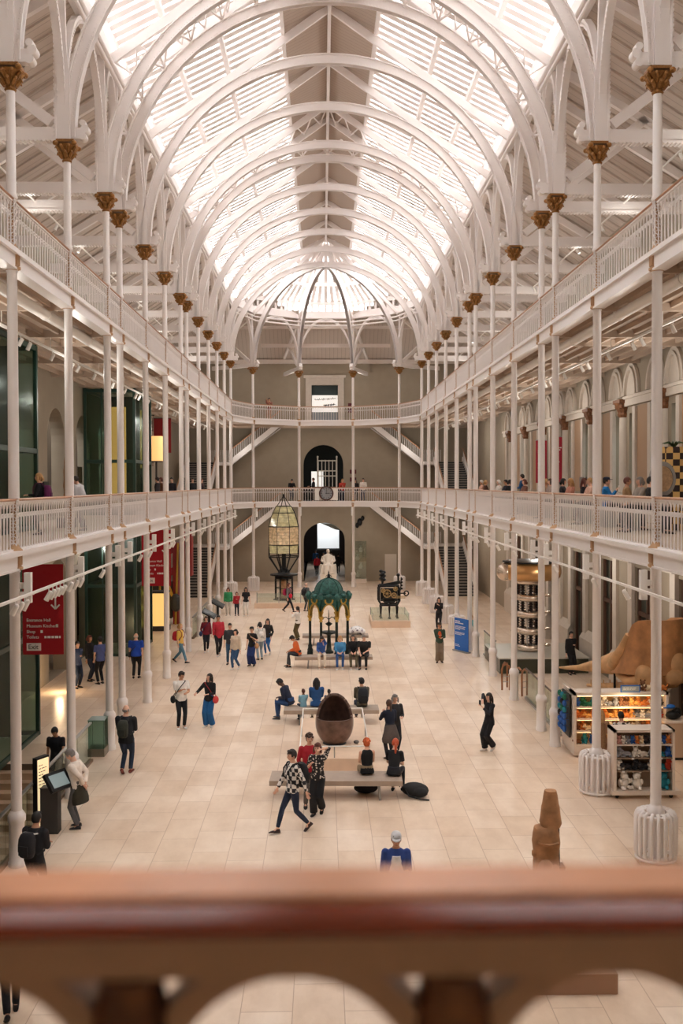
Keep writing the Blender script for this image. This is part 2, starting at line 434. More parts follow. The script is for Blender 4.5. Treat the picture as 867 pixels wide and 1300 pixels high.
for z, lv in ((R1, 'lower'), (R2, 'upper')):
    for s, nm in ((-1, 'left'), (1, 'right')):
        ys = [11.15]+YS
        for i in range(13):
            balustrade((s*W, ys[i], 0), (s*W, ys[i+1], 0), z, 'white balustrade of the %s balcony on the %s side, %s section from the viewpoint' % (lv, nm, ORD[i]))
    pts = [(-W, YC)]+APSE+[(W, YC)]
    for i in range(5):
        balustrade(pts[i]+(0,), pts[i+1]+(0,), z, 'white balustrade of the %s balcony at the far end, %s of five from the left' % (lv, ORD[i]))
# the balustrade in front of the camera
fg = thing('balustrade', 'wooden topped cream balustrade close in the foreground', 'balustrade', (0, .69, R1))
FGW = mat('polished_rail', (212, 150, 112), .22, noise=.3, nscale=5)
b = MB()
FGD = mat('dark_varnish', (128, 52, 26), .16, noise=.25, nscale=5)
prof = [(.042, -.008), (.038, 0.), (-.011, 0), (-.0135, -.003), (-.0135, -.0165), (.034, -.0165)]
b.rings([[V((x, y, z)) for y, z in prof] for x in (-2.4, 2.4)]); b.build('handrail', FGW, fg, 40)
b = MB(); prof = [(-.013, -.012), (-.021, -.012), (-.0215, -.003), (-.024, -.001), (-.035, -.002), (-.041, -.006), (-.044, -.011), (-.042, -.0158), (-.034, -.0175), (.03, -.0175), (.03, -.0168), (-.013, -.0168)]
b.rings([[V((x, y, z)) for y, z in prof] for x in (-2.4, 2.4)]); b.build('lower_moulding', FGD, fg, 40)
b = MB(); b.bx(-2.4, 2.4, -.03, .02, -.0486, -.0175); p = .2215
x_off = -.4325
for k in range(-9, 12):
    x = x_off+p*k; r0, r1 = p/2-.0225, p/2-.001; N = 20
    inn = [(x+p/2+r0*math.cos(PI*i/N), 0, -.146+.0915*math.sin(PI*i/N)) for i in range(N+1)]
    out = [(x+p/2+r1*math.cos(PI*i/N), 0, -.146+.109*math.sin(PI*i/N)) for i in range(N+1)]
    b.band(inn, out, (0, .016, 0))
    b.lathe([(.03, -1.0), (.018, -.95), (.02, -.6), (.026, -.3), (.018, -.22), (.02, -.15)], 10, (x, 0, 0))
b.bx(-2.4, 2.4, -.03, .03, -1.05, -1.0)
b.build('arch_panel', mat('tan_paint', (186, 146, 112), .5), fg)
KN = mat('dark_gilt', (104, 66, 34), .45, .4, noise=.6, nscale=45)
for k in range(-9, 12):
    b = MB(); b.lathe([(.012, -.15), (.026, -.14), (.03, -.11), (.028, -.085), (.022, -.06), (.028, -.05)], 12, (x_off+p*k, -.006, 0)); b.build('gilt_ornament', KN, fg)
# ------------------------------------------------------------------ roof: arches
def arc_pts(r, z0, a0, a1, n, sq=1.0):
    return [(r*math.cos(a0+(a1-a0)*i/n), z0+r*sq*math.sin(a0+(a1-a0)*i/n)) for i in range(n+1)]
RI, RO = 6.18, 6.52
def arch_parts(root, aisle=True):
    n = 44; b = MB()
    inn = arc_pts(RI, ZC+.08, 0, PI, n, 1.0); out = arc_pts(RO, ZC+.08, 0, PI, n, 1.0)
    i3 = [(x, 0, z) for x, z in inn]; o3 = [(x, 0, z) for x, z in out]
    b.band(i3, o3, (0, .05, 0))
    b.band(i3, [(x*(RI+.035)/RI, 0, ZC+.08+(z-ZC-.08)*(RI+.035)/RI) for x, z in inn], (0, .12, 0))
    b.band([(x*(RO-.035)/RO, 0, ZC+.08+(z-ZC-.08)*(RO-.035)/RO) for x, z in out], o3, (0, .12, 0))
    k = 190
    for q in range(1, k):                                  # rivets along both edges
        a = PI*q/k
        for r in (RI+.075, RO-.075):
            c = V((r*math.cos(a), -.05, ZC+.08+r*math.sin(a))); e = V((math.cos(a), 0, math.sin(a)))*.02; t = V((-math.sin(a), 0, math.cos(a)))*.02
            b.add([c+e, c+t, c-e, c-t, c+V((0, -.018, 0))], [(0, 1, 4), (1, 2, 4), (2, 3, 4), (3, 0, 4)])
    b.build('arch_rib', WHITE, root)
    for s in (-1, 1):
        b = MB()
        b.prism([(s*6.2, 0, ZC), (s*6.64, 0, ZC), (s*6.64, 0, 20.1), (s*6.44, 0, 20.1), (s*6.4, 0, 18.2), (s*6.3, 0, 17.)], (0, -.06, 0), (0, .06, 0))
        b.bx(s*6.62, s*6.66, -.14, .14, ZC, 20.1)
        for q in range(40): b.bx(s*6.655, s*6.685, -.13, -.07, ZC+.1+q*.1, ZC+.15+q*.1)
        for sg in (-1, 1): b.bx(s*6.3, s*6.64, sg*.09-.03, sg*.09+.03, ZC, 17.4)
        b.build('pier', WHITE, root)
        b = MB()                                            # the scroll bracket at the springing
        b.bx(s*5.98, s*6.25, -.1, .1, ZC+.04, ZC+.3)
        for zz, xx, rr in ((.1, 6.0, .09), (.27, 5.95, .1), (.42, 6.0, .075)):
            b.cyl((s*xx, -.12, ZC+zz), (s*xx, .12, ZC+zz), rr, rr, 12)
        b.build('scroll', WHITE, root)
        b = MB(); b.beam((s*6.3, 0, 19.55), (0, 0, 24.02), .12, .26); b.build('rafter', WHITE, root, 0)
        if aisle:
            b = MB(); b.bx(s*6.6, s*XW, -.09, .09, ZC+.02, ZC+.32); b.bx(s*6.6, s*XW, -.12, .12, ZC, ZC+.05)
            for q in range(40): b.bx(s*(6.7+q*.1), s*(6.75+q*.1), -.12, .12, ZC-.03, ZC)
            b.beam((s*6.75, 0, ZC+.45), (s*9.0, 0, 18.0), .16, .24); b.build('tie_beam', WHITE, root, 0)
            b = MB(); b.beam((s*6.6, 0, 19.35), (s*XW, 0, 16.85), .16, .22); b.build('aisle_rafter', WHITE, root, 0)
r0 = None
for i, y in enumerate(YS):
    lb = 'white riveted roof arch across the hall, %s from the viewpoint' % ORD[i]
    if r0 is None: r0 = thing('roof_arch', lb, 'arch', (0, y, 0)); arch_parts(r0)
    else: dup(r0, (0, y, 0), 0, lb)
# lattice bracing between the paired arches
b = MB(); n = 18
for k in range(n):
    a0, a1 = PI*(k+.5)/(n+0)-.0, PI*(k+1.5)/n
    if a1 > PI*.97 or a0 < PI*.05: continue
    P = lambda a, y, r=RO+.02: (r*math.cos(a), y, ZC+.08+r*math.sin(a))
    am = (a0+a1)/2
    for y0, y1 in ((-.85, .85),):
        b.cyl(P(a0, y0), P(am, y1), .035, n=6); b.cyl(P(am, y1), P(a1, y0), .035, n=6)
        b.cyl(P(am, y0), P(am, y1), .03, n=6)
    b.sph(P(am, .85), .09, 8, 5); b.sph(P(a0, -.85), .09, 8, 5)
for s in (-1, 1):
    for k in range(9):
        t0, t1 = k/9, (k+1)/9; q = lambda t, y: (s*6.2*(1-t), y, 19.6+4.4*t)
        b.cyl(q(t0, -.85), q((t0+t1)/2, .85), .03, n=6); b.cyl(q((t0+t1)/2, .85), q(t1, -.85), .03, n=6)
bd = b.data('lattice_bracing', WHITE)
for i, (ya, yb) in enumerate(((YS[2], YS[3]), (YS[6], YS[7]))):
    tag(link('lattice_bracing', bd), 'white zigzag lattice between the %s pair of roof arches' % ('nearer' if i == 0 else 'farther'), 'bracing').location = (0, (ya+yb)/2, 0)
# arches along the column rows
def side_arch_mesh(L):
    b = MB(); h = L/2-.1; n = 16; zs = 16.3; e = max(.2, h); H = 3.15 if L > 3 else 2.2
    zs = 19.5-H
    inn = [(0, e*math.cos(PI*k/n), zs+H*math.sin(PI*k/n)) for k in range(n+1)]; out = [(0, (e+.0)*math.cos(PI*k/n)*1.0+(.09 if k < n/2 else -.09 if k > n/2 else 0), zs+(H+.17)*math.sin(PI*k/n)) for k in range(n+1)]
    b.band(inn, out, (.09, 0, 0))
    b.bx(-.09, .09, -h-.1, -h+.02, ZC+.02, zs+.05); b.bx(-.09, .09, h-.02, h+.1, ZC+.02, zs+.05)
    for k in range(70):                                     # riveted edge
        a = PI*(k+.5)/70; y, z = e*math.cos(a), zs+H*math.sin(a)
        for sx in (-1, 1): b.box((sx*.095, y*1.0, z+.06*math.sin(a)+.02), (.02, .035, .035))
    return b
sp = {}
def side_arch(p, q, label):
    p, q = V(p), V(q); d = q-p; key = round(d.length, 1); c = (p+q)/2
    if key not in sp: sp[key] = side_arch_mesh(d.length).data('side_arch', WHITE, 0)
    o = tag(link('side_arch', sp[key]), label, 'arch'); o.location = (c.x, c.y, 0); o.rotation_euler = (0, 0, math.atan2(d.y, d.x)-PI/2)
for s, nm in ((-1, 'left'), (1, 'right')):
    ys = [15.49]+YS
    for i in range(13): side_arch((s*6.5, ys[i], 0), (s*6.5, ys[i+1], 0), 'white arch between columns high on the %s side, %s from the viewpoint' % (nm, ORD[i]))
pts = [(-W, YC)]+APSE+[(W, YC)]
for i in range(5): side_arch(pts[i]+(0,), pts[i+1]+(0,), 'white arch between columns at the rounded far end, %s of five from the left' % ORD[i])
# apse ribs
def apse_rib(root):
    b = MB(); n = 22
    inn = arc_pts(RI, ZC+.08, 0, PI/2, n); out = arc_pts(RO, ZC+.08, 0, PI/2, n)
    b.band([(0, x, z) for x, z in inn], [(0, x, z) for x, z in out], (.1, 0, 0))
    b.band([(0, x, z) for x, z in inn], [(0, x*1.006, ZC+.08+(z-ZC-.08)*1.006) for x, z in inn], (.12, 0, 0))
    b.build('arch_rib', WHITE, root)
    b = MB(); b.prism([(0, 6.2, ZC), (0, 6.6, ZC), (0, 6.6, 20.1), (0, 6.44, 20.1), (0, 6.4, 18.2), (0, 6.3, 17.)], (-.08, 0, 0), (.08, 0, 0)); b.build('pier', WHITE, root)
    b = MB(); b.bx(-.1, .1, 5.98, 6.25, ZC+.04, ZC+.3)
    for zz, xx, rr in ((.1, 6.0, .09), (.27, 5.95, .1), (.42, 6.0, .075)): b.cyl((-.12, xx, ZC+zz), (.12, xx, ZC+zz), rr, rr, 12)
    b.build('scroll', WHITE, root)
    b = MB(); b.bx(-.09, .09, 6.6, 10.2, ZC+.02, ZC+.3); b.beam((0, 6.75, ZC+.45), (0, 9.0, 18.), .16, .22); b.beam((0, 6.6, 19.35), (0, 10.3, 17.2), .16, .2); b.build('tie_beam', WHITE, root, 0)
a0 = None
for i, a in enumerate((-54, -18, 18, 54)):
    lb = 'white curved dome rib at the far end, %s of four from the left' % ORD[i]
    if a0 is None: a0 = thing('dome_rib', lb, 'rib', (0, YC, 0), math.radians(-a)); apse_rib(a0)
    else: dup(a0, (0, YC, 0), math.radians(-a), lb)
# ------------------------------------------------------------------ roof: glazing, purlins, boards
Y0 = -5.
SL = .5; ZEV = 20.86
zr_ = lambda x: ZEV+SL*(6.45-abs(x))
PUR = [6.45, 4.97, 3.55, 1.61]
for s, nm in ((-1, 'left'), (1, 'right')):
    struct('window_%d' % (2 if s < 0 else 3), MB().quad((s*6.45, Y0, ZEV), (s*6.45, YC, ZEV), (s*1.61, YC, zr_(1.61)), (s*1.61, Y0, zr_(1.61))).quad((s*6.5, Y0, 20.15), (s*6.5, YC, 20.15), (s*6.5, YC, ZEV), (s*6.5, Y0, ZEV)), SKYGLASS, 'glazed roof slope on the %s' % nm, 0)
    b = MB()
    y = Y0
    while y < YC+.1:
        b.beam((s*6.45, y, ZEV-.02), (s*1.61, y, zr_(1.61)-.02), .31, .12); b.bx(s*6.43, s*6.5, y-.03, y+.03, 20.15, ZEV)
        b.bx(s*6.43, s*6.5, y+.2, y+.24, 20.15, ZEV)
        y += 4.34/9
    for x in PUR: b.bx(s*x-.06, s*x+.06, Y0, YC, zr_(x)-.26, zr_(x)-.02)
    for x in PUR[1:]:
        b.bx(s*x-.015+s*.1, s*x+.015+s*.1, Y0, YC, zr_(x)-.2, zr_(x)-.13)
    b.bx(s*6.3, s*6.62, Y0, YC, 19.7, 20.15); b.bx(s*6.25, s*6.5, Y0, YC, 19.62, 19.7); b.bx(s*6.4, s*6.62, Y0, YC, ZEV-.1, ZEV+.02)
    struct('trim_%d' % (3 if s < 0 else 4), b, WHITE, 'white glazing bars and purlins of the %s roof slope' % nm, 0)
    b = MB()
    for z in (19.35, 19.08): b.cyl((s*6.12, Y0, z), (s*6.12, YC, z), .055, n=10)
    struct('trim_%d' % (5 if s < 0 else 6), b, WHITE, 'twin white pipes running along the %s eaves' % nm)
    struct('ceiling' if s < 0 else 'ceiling.001', MB().quad((s*1.61, Y0, zr_(1.61)), (s*1.61, YC, zr_(1.61)), (0, YC, zr_(0)), (0, Y0, zr_(0))), RIDGEB, 'boarded ridge strip of the roof, %s half' % nm, 0)
    b = MB(); b.quad((s*6.62, Y0, 19.72), (s*6.62, YC, 19.72), (s*XW, YC, 17.1), (s*XW, Y0, 17.1))
    struct('ceiling.002' if s < 0 else 'ceiling.003', b, BOARDS, 'boarded sloping ceiling over the %s upper gallery' % nm, 0)
    b = MB(); y = Y0
    while y < YC: b.beam((s*6.62, y, 19.69), (s*XW, y, 17.07), .05, .06); y += 4.34/6
    struct('trim_%d' % (7 if s < 0 else 8), b, mat('board_batten', (204, 192, 181), .7), 'small rafters under the %s gallery roof' % nm, 0)
b = MB(); b.bx(-.06, .06, Y0, YC, zr_(0)-.35, zr_(0)); struct('trim_9', b, WHITE, 'ridge beam of the roof', 0)
# the rounded end of the roof
def dec(r, a): return (r*math.sin(math.radians(a)), YC+r*math.cos(math.radians(a)))
ANG = (-90, -54, -18, 18, 54, 90)
g = MB(); bars = MB(); bd_ = MB()
def pt(r, a, z): x, y = dec(r, a); return V((x, y, z))
zq = lambda r: ZEV+SL*(6.45-r)
for a, c in zip(ANG, ANG[1:]):
    g.quad(pt(6.5, a, 20.15), pt(6.5, c, 20.15), pt(6.5, c, ZEV), pt(6.5, a, ZEV)); g.quad(pt(6.45, a, ZEV), pt(6.45, c, ZEV), pt(.6, c, zq(.6)), pt(.6, a, zq(.6)))
    for k in range(9):
        t = k/8; p = pt(6.45, a, 20.15).lerp(pt(6.45, c, 20.15), t); q = p+V((0, 0, ZEV-20.15)); bars.beam(p, q, .16, .09, (p-V((0, YC, p.z))).normalized())
        e = pt(.6, a, zq(.6)).lerp(pt(.6, c, zq(.6)), t); e2 = pt(4.4, a, zq(4.4)).lerp(pt(4.4, c, zq(4.4)), t)
        bars.beam(q, e2 if k % 2 else e, .26, .12)
    for r, h, w in ((6.45, .3, .2), (4.4, .34, .16), (2.4, .3, .12)): bars.beam(pt(r, a, zq(r)-.1), pt(r, c, zq(r)-.1), w, h)
    bars.beam(pt(6.45, a, 19.93), pt(6.45, c, 19.93), .2, .46); bars.beam(pt(6.35, a, 19.66), pt(6.35, c, 19.66), .24, .1)
    for z in (19.35, 19.08): bars.cyl(pt(6.12, a, z), pt(6.12, c, z), .055, n=8)
for a in ANG[1:5]: bars.beam(pt(6.3, a, 19.6), pt(.1, a, 24.), .12, .24)
struct('window_4', g, SKYGLASS, 'glazed half dome at the far end', 0)
struct('trim_10', bars, WHITE, 'white bars and beams of the far half dome', 0)
b = MB(); N = 44; M_ = 24
zh = lambda x, y: min(19.72-.627*(abs(x)-6.62), 19.72-.627*(y-YC-6.3))
for i in range(N):
    for j in range(M_):
        x0, x1 = -XW+2*XW*i/N, -XW+2*XW*(i+1)/N; y0, y1 = YC+(YE-YC)*j/M_, YC+(YE-YC)*(j+1)/M_
        xm, ym = (x0+x1)/2, (y0+y1)/2
        an = math.degrees(math.atan2(xm, ym-YC)); k = round(an/36)*36
        if math.hypot(xm, ym-YC)*math.cos(math.radians(an-k)) < 6.0: continue
        b.quad((x0, y0, zh(x0, y0)), (x1, y0, zh(x1, y0)), (x1, y1, zh(x1, y1)), (x0, y1, zh(x0, y1)))
struct('ceiling.004', b, plank_mat('end_boards', (208, 196, 186), (150, 136, 124), 0, .3), 'boarded ceiling behind the far half dome', 0)
b = MB(); b.bx(-XW, XW, YE-.25, YE, 16.85, 17.15)
for k in range(60): b.bx(-XW+k*.36, -XW+k*.36+.18, YE-.3, YE-.2, 16.82, 16.98)
b.bx(-XW, XW, YE-4.3, YE-4.05, 18.9, 19.1); b.bx(-4.8, 4.8, YE-3.0, YE-2.8, ZC+1.9, ZC+2.15)
struct('trim_11', b, CREAM, 'dentil cornice at the top of the end wall', 0)
# ================================================================== exhibits and furniture
BRONZE = mat('dark_bronze', (112, 88, 78), .28, .35, noise=.35, nscale=5)
IRON = mat('green_black_iron', (30, 40, 36), .45, .4)
VERDI = mat('verdigris', (46, 92, 84), .5, .3, noise=.45, nscale=9)
YGOLD = mat('yellow_gilt', (196, 158, 72), .4, .5)
PLINTH = mat('plinth_stone', (222, 194, 168), .6, noise=.05, nscale=3)
LEATH = mat('bench_leather', (172, 154, 138), .5, noise=.08, nscale=3)
RED = mat('banner_red', (166, 12, 28), .85)
BLUE = mat('banner_blue', (28, 104, 190), .6)
WHT = mat('pure_white', (240, 236, 230), .5)
LENSG = mat('lens_glass', (214, 208, 164), .1, .0, noise=.25, nscale=5)
LENSG2 = mat('lens_amber', (228, 206, 168), .08, .0, noise=.3, nscale=6)
COPPER = mat('spun_copper', (206, 158, 104), .3, .7)
ALU = mat('polished_aluminium', (222, 204, 186), .25, .75)
BONE = mat('old_bone', (214, 170, 122), .6, noise=.22, nscale=2.5, bump=.15)
BONE2 = mat('dark_bone', (192, 138, 90), .6, noise=.25, nscale=3, bump=.15)
SCREEN = lamp_mat('screen_glow', (110, 122, 122), .5)
WARMP = lamp_mat('warm_panel', (246, 220, 170), .5)
# ---- wall lights on the columns, track and spots under the lower balcony
wl0 = thing('wall_light', 'white box light on the first column of the left row', 'light', (-6.3, YS[0], 5.55))
b = MB(); b.bx(.1, .23, -.07, .07, -.3, .3); b.build('lamp_box', WHT, wl0, 0)
b = MB(); b.bx(-.02, .1, -.03, .03, -.02, .1); b.bx(-.02, .1, -.03, .03, -.16, -.12); b.bx(-.03, -.01, -.04, .04, -.2, .14); b.build('bracket', WHT, wl0, 0)
for s, nm in ((-1, 'left'), (1, 'right')):
    for i, y in enumerate(YS):
        if s < 0 and i == 0: continue
        dup(wl0, (s*6.3, y, 5.55), 0 if s < 0 else PI, 'white box light on the %s column of the %s row' % (ORD[i], nm))
for i, (x, y) in enumerate(APSE):
    dup(wl0, (x*.985, y-.1, 5.55), math.atan2(YC-y, -x), 'white box light on the %s column of the rounded end from the left' % ORD[i])
spot = MB(); spot.cyl((0, 0, 0), (0, 0, -.1), .012, n=6); spot.cyl((0, -.06, -.26), (0, .03, -.1), .055, .05, 10); spot.sph((0, .03, -.1), .05, 8, 5)
SPOT = spot.data('spotlight', WHT)
def spotlight(x, y, z, rz, label, group):
    o = tag(link('spotlight', SPOT), label, 'spotlight', group); o.location = (x, y, z); o.rotation_euler = (0, 0, rz); return o
for s, nm in ((-1, 'left'), (1, 'right')):
    b = MB(); b.bx(s*6.02-.025, s*6.02+.025, 12, YC, 5.43, 5.48)
    for y in YS: b.bx(s*6.02, s*6.3, y-.02, y+.02, 5.41, 5.47)
    tag(b.build('lighting_track', WHT, None, 0), 'long white lighting track on the %s columns under the lower balcony' % nm, 'lighting track')
    b = MB(); b.bx(s*8.0-.03, s*8.0+.03, 2, YC+4, 11.4, 11.46)
    for y in YS: b.cyl((s*8, y, 11.45), (s*8, y, 11.95), .012, n=6)
    tag(b.build('lighting_track', WHT, None, 0), 'long white lighting track under the %s upper balcony' % nm, 'lighting track')
    b = MB(); b.cyl((s*6.95, -2, 11.68), (s*6.95, YC, 11.68), .13, n=14)
    for y in YS: b.cyl((s*6.95, y+.5, 11.7), (s*6.95, y+.5, 11.95), .015, n=6); b.cyl((s*6.95, y-.03, 11.68), (s*6.95, y+.03, 11.68), .145, n=14)
    tag(b.build('ventilation_duct', WHT), 'round white duct hung under the %s upper balcony' % nm, 'duct')
    b = MB(); b.cyl((s*8.9, 2, 16.1), (s*8.9, YC, 16.1), .03, n=6)
    tag(b.build('lighting_track', WHT), 'thin white lighting track in the %s upper gallery' % nm, 'lighting track')
    for k in range(12): spotlight(s*8.9, 21.3+k*3.6+(k % 2)*.5, 16.08, s*.6, 'white spotlight on the thin track of the %s upper gallery' % nm, 'spotlights of the %s upper gallery' % nm)
    g = 'spotlights under the %s upper balcony' % nm
    for k in range(26): spotlight(s*8, 21.2+k*1.75+.5*(k % 3), 11.4, s*(PI/2+.3*(k % 2)), 'white spotlight hanging from the track under the %s upper balcony' % nm, g)
    g = 'spotlights on the %s lower track' % nm
    seq = [18.6, 18.95, 19.3, 20.9, 21.2, 21.5, 21.8, 22.1, 22.7, 23.2, 23.7, 26.0, 31.4, 33.2, 37.6, 38.4, 41, 42.2, 46.6, 47.5, 52, 56] if s < 0 else [20.6, 23.0, 26.9, 32.6, 35.7, 37.8, 40.5, 41.2, 41.9, 47, 48, 52, 54.8, 57]
    for k, y in enumerate(seq): spotlight(s*6.02, y, 5.43, s*PI/2, 'white spotlight hanging from the %s lower lighting track' % nm, g)
# ---- radiators round the column feet
def radiator_parts(root):
    n = 18; R = .335
    for k in range(n):
        a = 2*PI*k/n; c, s = math.cos(a), math.sin(a)
        b = MB(); P = []
        for rr in (R-.06, R+.055): pass
        loop = [(R-.06, .1), (R+.03, .1), (R+.055, .15), (R+.055, .88), (R+.03, .96), (R-.03, .985), (R-.1, .95)]
        b.tube([(c*r, s*r, z) for r, z in loop], .036, 8)
        if k == 0: m0 = b.data('fin', WHITE); o = link('fin', m0, root)
        else: o = link('fin', m0, root); o.rotation_euler = (0, 0, a)
    for z in (.1, .93):
        b = MB(); b.tube([(R*math.cos(2*PI*k/24), R*math.sin(2*PI*k/24), z) for k in range(24)], .035, 8, close=True); b.build('ring_pipe', WHITE, root)
    b = MB(); b.tube([(.39*math.cos(2*PI*k/24), .39*math.sin(2*PI*k/24), .06) for k in range(24)], .025, 6, close=True)
    for k in range(6): a = k*PI/3+.3; b.cyl((.36*math.cos(a), .36*math.sin(a), 0), (.36*math.cos(a), .36*math.sin(a), .12), .025, n=6)
    b.build('foot_ring', WHITE, root)
rad = thing('radiator', 'white round column radiator nearest the viewpoint on the right', 'radiator', (W, YS[0], 0)); radiator_parts(rad)
for (x, y), lb in (((W, YS[1]), 'white round column radiator beside the small toy stand'), ((W, YS[8]), 'white round radiator at the column just behind the blue sign'), ((W, YS[9]), 'white round radiator second beyond the blue sign'),
        ((W, YS[10]), 'white round radiator third beyond the blue sign'), ((W, YS[11]), 'white round radiator fourth beyond the blue sign'), ((W, YS[12]), 'white round radiator fifth beyond the blue sign'),
        (APSE[3], 'white round radiator behind the black iron machine'), (APSE[0], 'white round radiator left of the glass lighthouse lens'), ((-W, YS[12]), 'white round radiator at the last column of the left row')):
    dup(rad, (x, y, 0), 0, lb)
# ---- benches
def bench(label, x, y, rz, L, D=.78):
    t = thing('bench', label, 'bench', (x, y, 0), rz)
    b = MB(); b.bx(-L/2, L/2, -D/2, D/2, .35, .47)
    for k in range(1, 8): b.bx(-L/2+L*k/8-.004, -L/2+L*k/8+.004, -D/2-.002, D/2+.002, .36, .474)
    b.build('seat', LEATH, t, 0)
    for sx in (-1, 1):
        b = MB(); X = sx*L*.32
        b.beam((X, -D/2+.08, .35), (X+.04*sx, -D/2+.02, 0), .05, .03); b.beam((X, D/2-.08, .35), (X+.04*sx, D/2-.02, 0), .05, .03); b.bx(X-.02, X+.02, -D/2+.06, D/2-.06, .31, .35)
        b.build('leg', STEEL, t, 0)
    return t
bench('long taupe bench nearest the viewpoint, with two red haired sitters', .02, 24.15, math.radians(-2.0), 3.2, .85)
bench('long taupe bench just behind the dark egg sculpture', -.03, 31.55, 0, 3.0)
bench('taupe bench in front of the green fountain', .15, 41.1, 0, 3.2, .7)
bench('taupe bench behind the green fountain, with a white bundle', .3, 46.9, 0, 3.1, .7)
b = MB(); b.sph((0, 0, .2), (.33, .26, .2), 12, 7); b.sph((-.25, .0, .14), (.2, .2, .14), 10, 6); b.sph((.22, -.05, .15), (.2, .18, .15), 10, 6)
tag(b.build('coat_bundle', pattern('white_print', (240, 238, 238), (120, 110, 130), 'blotch', 7, ratio=.6)), 'white patterned bundle lying on the bench behind the fountain', 'bundle').location = (1.3, 46.9, .47)
# ---- egg shaped sculpture on its plinth
t = thing('plinth', 'low pale stone plinth under the dark egg sculpture', 'plinth', (0, 28.1, 0))
MB().bx(-.98, .96, -2.3, 2.3, 0, .43).build('body', PLINTH, t, 0)
t = thing('barrier', 'thin white rail round the dark egg sculpture', 'barrier', (0, 28.1, .43))
b = MB()
for (x0, y0), (x1, y1) in (((-.9, -2.2), (.9, -2.2)), ((.9, -2.2), (.9, 2.2)), ((.9, 2.2), (-.9, 2.2)), ((-.9, 2.2), (-.9, -2.2))): b.cyl((x0, y0, .3), (x1, y1, .3), .018, n=6)
b.build('top_rail', WHT, t)
for k, (x, y) in enumerate([(-.9, -2.2), (0, -2.2), (.9, -2.2), (-.9, 0), (.9, 0), (-.9, 2.2), (0, 2.2), (.9, 2.2)]):
    MB().cyl((x, y, 0), (x, y, .3), .016, n=6).build('post', STEEL, t)
b = MB(); b.sph((0, 0, .05), (.08, .06, .05), 8, 5); tag(b.build('stone', mat('grey_pebble', (120, 116, 112), .8)), 'small grey block beside the egg sculpture', 'stone').location = (.62, 27.3, .43)
def egg_mesh(sc, flip):
    N, K = 40, 40; b = MB(); P = []
    for i in range(K+1):
        t_ = PI*i/K; z = -math.cos(t_); r = math.sin(t_)*(1-.12*z)
        P.append([V((r*math.sin(2*PI*j/N)*.455*sc, r*math.cos(2*PI*j/N)*.455*sc, .66+z*.66*(sc if z > -.5 else sc))) for j in range(N)])
    def cut(p):
        # the carved opening: everything in front of a leaning plane and above the lip
        return p.z > .72 and p.y < -.12+(p.z-.72)*.4
    vs = [p for r in P for p in r]; fs = []
    for i in range(K):
        for j in range(N):
            q = (i*N+j, i*N+(j+1) % N, (i+1)*N+(j+1) % N, (i+1)*N+j)
            c = sum((vs[k] for k in q), V((0, 0, 0)))/4
            if not cut(c): fs.append(q)
    b.add(vs, fs); return b
b = egg_mesh(1, 0)
me = b.data('egg_shell', BRONZE, 0)
tmp = bpy.data.objects.new('tmp', me); C.objects.link(tmp)
md = tmp.modifiers.new('s', 'SOLIDIFY'); md.thickness = .07; md.offset = -1
md2 = tmp.modifiers.new('b', 'BEVEL'); md2.width = .008; md2.segments = 1; md2.limit_method = 'ANGLE'
egg = thing('egg_sculpture', 'dark bronze hollow egg shaped sculpture on the low plinth', 'sculpture', (.02, 27.4, .43))
dg = bpy.context.evaluated_depsgraph_get(); em = bpy.data.meshes.new_from_object(tmp.evaluated_get(dg)); bpy.data.objects.remove(tmp)
em.polygons.foreach_set('use_smooth', [True]*len(em.polygons)); em.set_sharp_from_angle(angle=math.radians(40))
link('shell', em, egg)
b = MB(); b.lathe([(.33, 0), (.3, .05), (.24, .07)], 24); b.build('foot', BLACK, egg)
